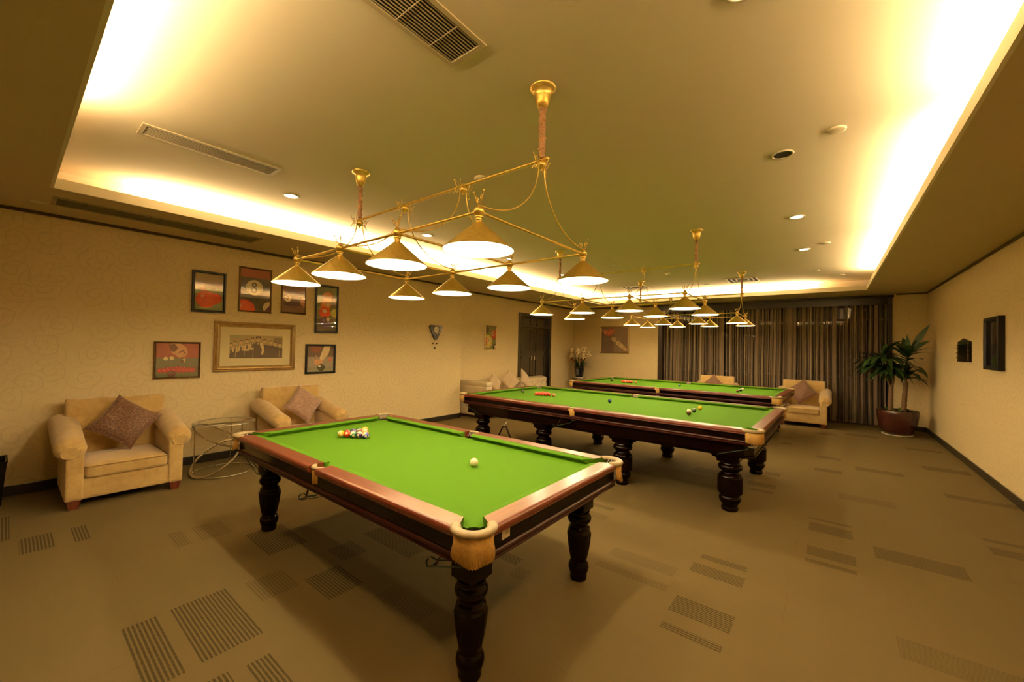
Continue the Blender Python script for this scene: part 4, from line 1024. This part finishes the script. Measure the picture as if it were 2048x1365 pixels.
# the group on the left wall
wall_frame('framed_picture', 'L', 1.443, 1.806, 1.928, 2.458, .030, M_BLACKF, art_redball, 'black framed photo of a big red ball, upper left of the picture group', X=XL)
wall_frame('framed_picture', 'L', 1.954, 2.366, 1.971, 2.592, .022, M_BRONZEF, art_eight, 'bronze framed close-up of a black number 8 ball', X=XL, profile='step')
wall_frame('framed_picture', 'L', 2.496, 2.854, 1.990, 2.50, .022, M_BRONZEF, art_two, 'bronze framed close-up of a purple number 2 ball, partly behind a lamp shade', X=XL, profile='step')
wall_frame('framed_picture', 'L', 2.990, 3.364, 1.720, 2.489, .030, M_BLACKF, art_stack, 'tall black framed photo of piled orange and red pool balls', X=XL)
wall_frame('framed_picture', 'L', 1.689, 2.704, 1.156, 1.825, .072, M_GOLDF, art_team, 'large gilt framed sepia photo of a row of men in waistcoats and bow ties', .04, .105, simple('mount_cream', (.84, .68, .38), .8, var=.02), X=XL, profile='grand')
wall_frame('framed_picture', 'L', 1.100, 1.555, 1.087, 1.543, .022, M_BRONZEF, art_break, 'bronze framed photo of a player behind red snooker balls, above the leftmost armchair', X=XL, profile='step')
wall_frame('framed_picture', 'L', 2.862, 3.340, 1.081, 1.543, .030, M_BLACKF, art_cueshot, 'black framed photo of a hand aiming a cue at a black ball', X=XL)
wall_frame('framed_picture', 'L', 7.215, 7.665, 1.468, 2.085, .035, M_GOLDF, art_oneball, 'narrow gilt framed green picture of pool balls beside the dark double door', X=XREC, profile='step')
wall_frame('framed_picture', 'B', -5.633, -4.690, 1.431, 2.252, .045, M_GOLDF, art_track, 'gilt framed picture of a rolling cue ball on the far wall by the flowers', X=BACK, profile='step')
wall_frame('framed_picture', 'R', 7.02, 7.56, 1.40, 2.03, .045, M_BLACKF, art_dark, 'deep black framed picture with a red ball on the right wall', .06, X=XR)

# wall clock shaped like a ball rack
T = empty('wall_clock', (XL, 5.44, 1.67), 0, 'triangular ball-rack wall clock with round dial and hanging ball pendulums', 'clock')
g = G(); R = Matrix(((0, 0, 1, 0), (1, 0, 0, 0), (0, 1, 0, 0), (0, 0, 0, 1)))
tri = [(-.165, .26)]
tri = arc(-.125, .265, .04, 90, 205, 6)+arc(0, .045, .045, 215, 325, 6)+arc(.125, .265, .04, -25, 90, 6)
g.prism([(x, y) for x, y in tri], .0, .035, M=R); g.obj('rack_body', simple('dark_grey_wood', (.022, .016, .010), .35, coat=.4), T, .004)
g = G(); g.lathe([(.062, .035), (.062, .046), (.056, .048), (.001, .048)], 28, M=R @ Matrix.Translation((-.005, .21, 0))); D = g.obj('dial', M_CREAM, T)
g = G(); g.box(-.003, .003, -.0, .034, .049, .051, M=R @ Matrix.Translation((-.005, .21, 0)) @ Matrix.Rotation(-.9, 4, 'Z')); g.box(-.004, .004, -.0, .022, .049, .051, M=R @ Matrix.Translation((-.005, .21, 0)) @ Matrix.Rotation(-2.6, 4, 'Z')); g.obj('hands', M_BLACKF, D)
bc = [(.68, .55, .32), (.50, .05, .02), (.70, .45, .03), (.03, .03, .12), (.5, .2, .03)]
for i, (x, y) in enumerate(((.065, .275), (.085, .24), (.090, .205), (.078, .172), (.058, .145), (.028, .128), (-.008, .128), (-.070, .245), (-.068, .19), (-.035, .29))):
    g = G(); g.sphere((0, 0, 0), .0125, 12, 8); o = g.obj('rack_ball', simple('clock_ball_%d' % (i % 5), bc[i % 5 if i > 6 else 0], .2), T); o.location = (.042, x, y)
for dy, z in ((-.055, -.055), (.045, -.055), (-.01, -.15)):
    g = G(); g.tube([(.02, dy*.6, .02), (.02, dy, z)], .0015, 5); g.sphere((.02, dy-.012, z-.012), .016, 12, 8, 1); g.sphere((.02, dy+.014, z-.008), .014, 12, 8, 2); g.obj('pendulum', [M_BRASS, simple('pend_dark', (.08, .04, .02), .3), simple('pend_cream', (.6, .45, .25), .3)], T)
# score board on the right wall
T = empty('score_board', (XR, 8.73, 1.475), 0, 'small dark house-shaped wooden scoreboard with rails on the right wall', 'scoreboard')
Rr = Matrix(((0, 0, -1, 0), (-1, 0, 0, 0), (0, 1, 0, 0), (0, 0, 0, 1)))
g = G(); g.prism([(-.36, 0), (.36, 0), (.36, .29), (.0, .345), (-.36, .29)], 0, .018, M=Rr); g.obj('backboard', M_DKWOOD, T, .003)
for z in (.055, .125, .195, .245):
    g = G(); g.box(-.34, .34, z, z+.008, .018, .034, M=Rr); g.obj('rail', M_DKWOOD, T)
for sx in (-.30, .28):
    g = G(); g.box(sx-.008, sx+.008, .02, .28, .018, .026, M=Rr); g.obj('pointer_track', simple('dull_brass', (.30, .20, .07), .3, .8), T)
# ================================================================== SEATING
def pillow(s, th, mat, M, name='scatter_cushion', label='', group='scatter cushions on the armchairs', dent=0):
    g = G(); n = 16; top = []
    def P(i, j, sg):
        u, v = -1+2*i/n, -1+2*j/n
        e = (1-u**4)*(1-v**4); pin = 1-.10*(1-u*u)*(v*v)**2-.0; pin2 = 1-.10*(1-v*v)*(u*u)**2
        z = sg*th*(max(0, (1-u*u)*(1-v*v)))**.42
        z += .010*sin(5*u+3*v)*(1-u*u)*(1-v*v)
        return (u*s*(pin2), v*s*(pin), z-dent*.5*(1-(v+.2)**2)*(1-u*u))
    for sg in (1, -1):
        vs = [P(i, j, sg) for j in range(n+1) for i in range(n+1)]
        fs = [(j*(n+1)+i, j*(n+1)+i+1, (j+1)*(n+1)+i+1, (j+1)*(n+1)+i) for j in range(n) for i in range(n)]
        if sg < 0: fs = [f[::-1] for f in fs]
        g.add(vs, fs)
    o = g.obj(name, mat, label=label, cat='cushion', group=group); o.matrix_world = M; return o
def build_armchair():
    # local frame: front faces +x (front plane x=0), width along y (0 = centre)
    T = empty('armchair', (0, 0, 0), 0, '', 'armchair', 'beige rolled-arm armchairs')
    hw = .42; D = .86
    g = G(); g.rbox(-D+.06, -.012, -hw+.06, hw-.06, .075, .275, .02); g.obj('base', M_UPH, T)
    g = G(); g.rbox(-.66, .0, -.300, .300, .262, .385, .035, puff=.035); C = g.obj('seat_cushion', M_UPH, T)
    g = G()
    for z in (.275, .372):
        r = .035; q = []
        for (cx, cy, a0) in ((-.035, .265, 0), (-.625, .265, 90), (-.625, -.265, 180), (-.035, -.265, 270)):
            q += [(cx+.036*cos(RAD(a0+t)), cy+.036*sin(RAD(a0+t)), z) for t in (0, 30, 60, 90)]
        g.tube(q, .004, 6, loop=True)
    g.obj('piping', simple('dark_honey_piping', (.30, .19, .07), .8), C)
    # back rest: slab leaning back a little with a rounded crown
    g = G(); rings = []
    for k in range(13):
        t = k/12; z = .20+t*.735; x = -.60-.10*t; th = .15-.03*t
        if k >= 11: th *= (.9, .55)[k-11]; z -= .0
        w = hw-.02-.012*t; ring = []
        for i in range(28):
            an = 2*pi*i/28; c_, s_ = cos(an), sin(an); e = .28
            ring.append((x-th/2+abs(c_)**e*(1 if c_ > 0 else -1)*th/2, abs(s_)**(e)*(1 if s_ > 0 else -1)*w, z))
        rings.append(ring)
    g.loft(rings); g.obj('back_rest', M_UPH, T)
    for s_ in (-1, 1):
        g = G(); y0 = s_*(hw-.06)
        g.rbox(-D+.08, 0, min(y0-.062, y0+.062), max(y0-.062, y0+.062), .075, .56, .018)
        # rolled top: ellipse sections running front to back, rising toward the back
        rings = []
        for k in range(15):
            t = k/14; x = .008-t*.80; zc = .520+.165*t**.9; r = .098+.006*t
            if k == 0: r *= .60
            if k == 1: r *= .90
            if k == 1: x = -.012
            if k == 2: x = -.05
            ring = []
            for i in range(24):
                an = 2*pi*i/24; ring.append((x+.004*sin(an*7+k), s_*(hw-.035)+s_*.004+r*1.08*cos(an), zc+r*(1.0 if sin(an) > 0 else .95)*sin(an)))
            rings.append(ring)
        g.loft(rings); g.obj('arm', M_UPH, T)
    for x in (-.04, -.76):
        for y in (-.36, .36):
            g = G(); g.loft([[(x-.03, y-.03, 0), (x+.03, y-.03, 0), (x+.03, y+.03, 0), (x-.03, y+.03, 0)], [(x-.045, y-.045, .08), (x+.04, y-.045, .08), (x+.04, y+.045, .08), (x-.045, y+.045, .08)]], smooth=False); g.obj('foot', M_FOOT, T)
    return T
ac = build_armchair(); ac.location = (-5.36, .782, 0); ac['label'] = 'beige velour armchair at the far left, under the picture of red snooker balls'
def chair_copy(x, y, rz, label):
    c = copy_tree(ac); c.location = (x, y, 0); c.rotation_euler.z = rz; c['label'] = label; return c
chair_copy(-5.36, 2.585, 0, 'beige velour armchair against the left wall, partly hidden by the pool table corner')
chair_copy(-.44, 10.50, -pi/2, 'beige velour armchair in front of the curtain, nearest the potted tree')
chair_copy(-2.22, 10.50, -pi/2, 'beige velour armchair in front of the curtain, mostly hidden by the farthest table')
def cush_M(x, y, z, facing, lean, roll):
    # facing: yaw of the normal; lean back; roll in its own plane
    return Matrix.Translation((x, y, z)) @ Matrix.Rotation(facing, 4, 'Z') @ Matrix.Rotation(RAD(90-lean), 4, 'Y') @ Matrix.Rotation(roll, 4, 'Z')
pillow(.215, .075, M_CRACK, cush_M(-5.775, .80, .70, RAD(-4), 24, RAD(45+8)), label='brown crackle-pattern velvet cushion slumped on the leftmost armchair')
pillow(.205, .080, M_FUR, cush_M(-5.78, 2.62, .70, RAD(6), 22, RAD(48)), label='mauve brown plush cushion on the armchair behind the pool table corner')
pillow(.215, .070, M_CRACK, cush_M(-.46, 10.87, .71, RAD(-90), 22, RAD(38)), label='brown velvet cushion on the armchair nearest the potted tree')
pillow(.215, .070, M_CRACK, cush_M(-2.24, 10.86, .71, RAD(-90), 22, RAD(45)), label='brown velvet cushion on the armchair mostly hidden by the farthest table')

# long tufted sofa in the recess
T = empty('tufted_sofa', (XREC+.05, 8.0, 0), 0, 'long cream button-tufted sofa in the left recess by the double door', 'sofa')
SY0, SY1 = -1.68, 1.62; SD = .86
g = G(); g.rbox(.02, SD-.02, SY0+.05, SY1-.02, .06, .38, .03); g.obj('base', M_LEATHSOFA, T)
for k in range(3):
    a = SY0+.20+k*1.0; g = G(); g.rbox(.22, SD+.01, a+.005, a+.995, .36, .47, .04, puff=.03); g.obj('seat_cushion', M_LEATHSOFA, T)
# buttoned back
g = G(); ny, nz = 150, 30; rows = []
def btn(y, z):
    d = 0
    for r in range(3):
        for c in range(18):
            by = SY0+.12+c*.19+(.095 if r % 2 else 0); bz = .50+r*.095
            q = ((y-by)**2+(z-bz)**2)/.0011; d += math.exp(-q)
    return d
front = [];
for j in range(nz+1):
    z = .40+.36*j/nz; row = []
    for i in range(ny+1):
        y = SY0+.04+(SY1-SY0-.06)*i/ny
        ed = min(1, (y-SY0-.04)/.06, (SY1-.02-y)/.06); ed = sqrt(max(0, 1-(1-ed)**2)) if ed < 1 else 1
        tz = min(1, (.76-z)/.06); tz = sqrt(max(0, 1-(1-tz)**2)) if tz < 1 else 1
        row.append((.03+.21*ed*tz-.028*btn(y, z)*ed, y, z))
    front.append(row)
g.loft(front, False, False); g.loft([[(.0, p[1], p[2]) for p in front[j]] for j in (0, nz)], False, False)
g.loft([[front[j][0] for j in range(nz+1)], [(.0, SY0+.04, front[j][0][2]) for j in range(nz+1)]], False, False)
g.loft([[front[j][-1] for j in range(nz+1)], [(.0, SY1-.02, front[j][-1][2]) for j in range(nz+1)]], False, False)
g.obj('tufted_back', M_LEATHSOFA, T)
g = G(); g.rbox(.0, SD, SY0, SY0+.19, .06, .715, .025); g.obj('arm', M_LEATHSOFA, T)
g = G(); g.rbox(-.0, SD+.004, SY0-.004, SY0+.194, .70, .80, .03); g.obj('arm_pad', M_LEATHSOFA, T)
for x in (.06, SD-.08):
    for y in (SY0+.08, SY1-.12):
        g = G(); g.box(x-.03, x+.03, y-.03, y+.03, 0, .07); g.obj('foot', M_FOOT, T)
pillow(.175, .06, M_BEIGEP, cush_M(-6.01, 6.99, .73, 0, 20, RAD(45)), label='ribbed beige cushion nearest the sofa arm', group='ribbed beige cushions on the tufted sofa')
pillow(.205, .06, M_BEIGEP, cush_M(-6.02, 7.56, .755, RAD(-20), 22, RAD(38)), label='ribbed beige cushion in the middle of the three on the tufted sofa', group='ribbed beige cushions on the tufted sofa')
pillow(.205, .06, M_BEIGEP, cush_M(-6.00, 8.15, .765, RAD(15), 20, RAD(52)), label='ribbed beige cushion closest to the double door on the tufted sofa', group='ribbed beige cushions on the tufted sofa')

_m = N('frosted_glass_border'); _m.base((.55, .48, .36)); _m.set(Roughness=.5, Alpha=.32, Specular_IOR_Level=.2); M_FROST = _m.m
# chrome and glass side table
T = empty('glass_side_table', (-5.70, 1.665, 0), 0, 'round glass side table with looping chrome rings between the two left armchairs', 'side table')
RT = .315; zt = .595
g = G(); g.lathe([(.0001, zt-.008), (RT, zt-.008), (RT, zt), (.0001, zt)], 64); g.obj('glass_top', M_TGLASS, T)
g = G(); g.lathe([(RT-.060, zt+.0006), (RT-.002, zt+.0006)], 64, caps=False); g.obj('frosted_border', M_FROST, T)
g = G(); g.tube(circ(RT, 64, zt-.004), .0045, 6, loop=True); g.obj('top_rim', M_CHROME, T)
def flat_ring(name, r, c, tilt, axis, w=.020, t=.006, sy=1.0, fwd=0):
    g = G(); n = 72; Mx = Matrix.Translation(c) @ Matrix.Rotation(RAD(fwd), 4, 'Y') @ Matrix.Rotation(axis, 4, 'Z') @ Matrix.Rotation(tilt, 4, 'Y'); rings = []
    for i in range(n):
        a = 2*pi*i/n; rings.append([((r+o)*cos(a), (r+o)*sin(a)*sy, z) for o, z in ((-w/2, -t), (w/2, -t), (w/2, t), (-w/2, t))])
    g.loft(rings, True, False, 0, False, True, M=Mx); return g.obj(name, M_CHROME, T, .002)
flat_ring('base_ring', RT-.01, (0, 0, .008), 0, 0, .022)
flat_ring('upper_loop', .262, (.05, -.085, .448), RAD(25), RAD(90), .026, .007, fwd=17)
flat_ring('lower_loop', .275, (.05, -.09, .185), RAD(-36), RAD(90), .026, .007, fwd=12)
for an in (20, 150, 265):
    g = G(); g.tube([(.285*cos(RAD(an)), .285*sin(RAD(an)), .01), (.285*cos(RAD(an)), .285*sin(RAD(an)), zt-.01)], .006, 10); g.obj('upright_rod', M_CHROME, T)

# black bin at the left edge
T = empty('black_bin', (-6.13, -.13, 0), 0, 'black square waste bin standing by the left wall at the picture edge', 'bin')
g = G(); w = .17
g.loft([[(-w*.85, -w*.85, 0), (w*.85, -w*.85, 0), (w*.85, w*.85, 0), (-w*.85, w*.85, 0)], [(-w, -w, .40), (w, -w, .40), (w, w, .40), (-w, w, .40)], [(-w+.012, -w+.012, .40), (w-.012, -w+.012, .40), (w-.012, w-.012, .40), (-w+.012, w-.012, .40)], [(-w*.8, -w*.8, .02), (w*.8, -w*.8, .02), (w*.8, w*.8, .02), (-w*.8, w*.8, .02)]], smooth=False); g.obj('body', M_BLACKF, T, .004)
g = G(); g.tube([(-w, -w, .40), (w, -w, .40), (w, w, .40), (-w, w, .40)], .007, 8, loop=True); g.obj('rim', M_BLACKF, T)

# ================================================================== PLANTS
def leafblade(g, base, dirv, length, width, droop, mi=0, n=9, twist=0.0, fold=.18):
    d = Vector(dirv).normalized(); b = Vector(base); side = d.cross(Vector((0, 0, 1)))
    if side.length < 1e-3: side = Vector((1, 0, 0))
    side.normalize(); side = Matrix.Rotation(twist, 3, d) @ side
    L, C, R_ = [], [], []; p = b.copy(); cur = d.copy()
    for i in range(n+1):
        t = i/n; w = width*(sin(pi*min(1, t*1.02+.02)**.8))**.9*(1-.15*t) if t < 1 else 0.0005
        w = max(w, .003 if t < .9 else .0006); nrm = side.cross(cur).normalized()
        L.append(tuple(p+side*w+nrm*w*fold)); C.append(tuple(p)); R_.append(tuple(p-side*w+nrm*w*fold))
        p = p+cur*(length/n); cur = (cur+Vector((0, 0, -droop/n))).normalized()
    g.loft([L, C, R_], False, False, mi)
random.seed(21)
PX, PY = 1.05, 10.78
T = empty('potted_dracaena', (PX, PY, 0), 0, 'tall potted dragon tree in an oxblood bowl in the far right corner', 'potted plant')
g = G(); g.lathe([(.19, .02), (.215, .04), (.262, .15), (.292, .28), (.304, .40), (.306, .475), (.300, .487), (.290, .480), (.288, .44), (.27, .43)], 48); g.obj('pot', M_POT, T)
g = G(); g.lathe([(.20, 0), (.222, .008), (.228, .022), (.205, .022), (.19, .02)], 40); g.obj('saucer', M_CREAM, T)
g = G(); g.lathe([(.283, .440), (.15, .455), (.001, .46)], 30, caps=False); g.obj('soil', M_SOIL, T)
def cane(pts, r0, r1):
    g = G(); P = []; R = []
    for i in range(len(pts)-1):
        for k in range(6):
            t = k/6; P.append(tuple(Vector(pts[i])*(1-t)+Vector(pts[i+1])*t))
    P.append(pts[-1]); n = len(P)
    R = [r0+(r1-r0)*i/(n-1)+(.0025 if i % 2 else 0) for i in range(n)]
    g.tube(P, R, 12); g.obj('stem', M_TRUNK, T)
cane([(-.10, .0, .44), (-.095, .0, .70), (-.09, 0, .95)], .040, .033)
cane([(.085, -.02, .44), (.10, -.02, .75), (.115, -.02, 1.04)], .040, .034)
cane([(-.07, .0, .93), (-.05, .0, 1.08), (-.06, .01, 1.30)], .014, .012)
cane([(-.10, .0, .93), (-.16, .02, 1.10), (-.20, .0, 1.45)], .015, .012)
cane([(.115, -.02, 1.02), (.12, -.02, 1.2), (.13, -.02, 1.55)], .016, .014)
def crown(c, n, ln, wd, el0, el1, dr, azr=(0, 360), seed=0):
    random.seed(seed); g = G()
    for i in range(n):
        az = RAD(azr[0]+(azr[1]-azr[0])*((i*.381966) % 1)+random.uniform(-8, 8)); el = RAD(random.uniform(el0, el1)); l = ln*random.uniform(.75, 1.12)
        dz = random.uniform(-.06, .10)
        dv = (cos(az)*cos(el), sin(az)*cos(el), sin(el)); 
        # keep the foliage clear of the walls
        ex = PX+c[0]+dv[0]*l; ey = PY+c[1]+dv[1]*l
        if ex > XR-.03: dv = (dv[0]*max(.0, (XR-.05-PX-c[0]))/max(.01, dv[0]*l), dv[1], dv[2])
        ey = PY+c[1]+dv[1]*l
        if ey > BACK-.08: dv = (dv[0], dv[1]*max(0., (BACK-.1-PY-c[1]))/max(.01, dv[1]*l), dv[2])
        leafblade(g, (c[0], c[1], c[2]+dz), dv, l, wd*random.uniform(.8, 1.15), dr*random.uniform(.7, 1.3), n=9)
    g.obj('foliage', M_LEAF, T)
crown((-.20, 0, 1.48), 34, .56, .052, -15, 50, 1.0, seed=3)
crown((-.15, 0, 1.28), 30, .54, .050, -20, 40, 1.2, (100, 340), seed=4)
crown((-.34, -.02, 1.36), 14, .42, .045, -20, 35, .8, (120, 250), seed=15)
crown((-.06, 0, 1.22), 24, .38, .050, -10, 50, 1.1, seed=5)
crown((.13, -.02, 1.50), 16, .40, .075, 25, 75, .7, seed=6)
crown((.12, -.02, 1.14), 20, .38, .060, 5, 60, 1.6, seed=7)
g = G(); leafblade(g, (.20, -.05, 1.70), (.30, -.05, .62), .52, .055, .15, twist=1.3); leafblade(g, (.14, -.05, 1.62), (.5, -.1, .45), .38, .065, .3, twist=1.0)
leafblade(g, (.14, -.05, 1.60), (-.05, -.1, 1), .36, .045, .1); leafblade(g, (.12, -.05, 1.25), (.35, -.35, .3), .45, .055, 2.2); leafblade(g, (.12, -.05, 1.25), (.30, -.45, .5), .55, .04, 2.4)
leafblade(g, (-.2, 0, 1.5), (-1, -.1, .12), .58, .03, .3); leafblade(g, (-.2, 0, 1.42), (-1, -.2, .02), .60, .03, .35); leafblade(g, (-.18, 0, 1.3), (-1, -.1, -.02), .56, .03, .9)
g.obj('foliage', M_LEAF, T)
random.seed(5); g = G()
for i in range(46):
    a = random.uniform(0, 6.28); r = random.uniform(.08, .25); l = random.uniform(.07, .15)
    leafblade(g, (r*cos(a), r*sin(a), .455), (cos(a)*.8, sin(a)*.8, random.uniform(.5, 1.2)), l, .020, 1.5, n=5)
g.obj('ground_cover', M_LEAF2, T)

# flowers on a small stand in the back left corner
VX, VY = -6.10, 11.13
T = empty('flower_stand', (VX, VY, 0), 0, 'small round stand with gold fringe under the flowers in the far left corner', 'plant stand')
g = G(); g.lathe([(.001, .60), (.22, .60), (.235, .61), (.235, .622), (.225, .63), (.001, .63)], 36); g.obj('stand_top', M_WOODTOP, T)
for k in range(3):
    a = 2*pi*k/3+.5; g = G(); g.tube([(.16*cos(a), .16*sin(a), .60), (.05*cos(a), .05*sin(a), .42), (.04*cos(a), .04*sin(a), .25), (.15*cos(a), .15*sin(a), .06), (.20*cos(a), .20*sin(a), .01)], .016, 10); g.obj('leg', M_WOODTOP, T)
g = G(); random.seed(2)
for k in range(40):
    a = 2*pi*k/40; l = .10+.10*abs(sin(k*.5)); g.tube([(.232*cos(a), .232*sin(a), .612), (.24*cos(a), .24*sin(a), .612-l*.5), (.238*cos(a+.03), .238*sin(a+.03), .612-l)], .006, 5)
g.obj('gold_fringe', simple('gold_fringe', (.50, .36, .14), .5), T)
T = empty('flower_pot', (VX, VY, .6305), 0, 'dark pot of cream lilies and rust flowers on the corner stand', 'potted plant')
g = G(); g.lathe([(.105, .03), (.115, .05), (.14, .20), (.163, .34), (.170, .365), (.158, .365), (.150, .33), (.001, .32)], 36); V = g.obj('pot', M_BLACKPOT, T)
g = G(); g.lathe([(.115, 0), (.125, .01), (.128, .03), (.105, .03)], 32); g.obj('saucer', M_CREAM, T)
g = G()
for k in range(9):
    z = .10+k*.024; r = .122+(z-.05)*.155+.0025; g.add([(r*cos(t), r*sin(t), zz) for zz in (z, z+.007) for t in (-1.75, -1.55, -1.35, -1.15)], [(i, i+1, i+5, i+4) for i in range(3)], 0, True)
g.obj('pot_markings', simple('pale_grey_print', (.42, .40, .38), .5), V, label='rows of pale characters printed down the pot')
random.seed(11); g = G()
for k in range(60):
    a = random.uniform(0, 6.28); el = random.uniform(.1, 1.3); l = random.uniform(.28, .50)
    dv = [cos(a)*cos(el), sin(a)*cos(el), sin(el)]
    dv[0] = max(dv[0], -.22/l)
    dv[1] = min(dv[1], .22)
    leafblade(g, (.05*cos(a), .05*sin(a), .33), dv, l, .022, random.uniform(.5, 1.8), n=6)
for dx in (.5, .7, .9, 1.0): leafblade(g, (.04, -.02, .36), (dx, -.25, .45-.2*dx), .52, .018, .9, n=7)
g.obj('foliage', M_LEAF, T)
def flower(cx, cy, cz, r, mat, nm, np=6):
    g = G()
    ax = Vector((cx*1.2, cy*1.2-.25, .5)).normalized(); u = ax.orthogonal().normalized(); v = ax.cross(u)
    for k in range(np):
        a = 2*pi*k/np; d = (u*cos(a)+v*sin(a))*1.0+ax*.55; leafblade(g, (cx, cy, cz), tuple(d), r, r*.36, .5, n=5)
    g.sphere((cx, cy, cz), r*.12, 8, 6); g.tube([(cx*.2, cy*.2, .33), (cx*.7, cy*.7, cz-.12), (cx, cy, cz)], .004, 5, 1)
    g.obj(nm, [mat, M_LEAF2], T)
for k, (x, y, z) in enumerate(((-.30, -.06, .66), (.27, -.08, .78), (-.14, -.16, .86), (.04, -.18, .84), (-.16, -.05, .82), (-.05, -.10, .80), (.05, -.02, .88), (.14, -.08, .80), (-.10, .05, .90), (.20, .0, .72), (-.24, -.02, .74), (.0, -.14, .72), (.10, .08, .92), (.16, -.14, .68), (-.16, -.14, .70))): flower(max(x*1.2+.02, -.26), y, z-.02, .14, M_PETAL, 'lily_bloom')
for k, (x, y, z) in enumerate(((-.22, -.10, .56), (.12, -.16, .56), (.20, -.06, .60), (-.10, -.17, .52), (-.26, .0, .60))): flower(x, y, z, .075, M_ORANGE, 'rust_bloom', 7)
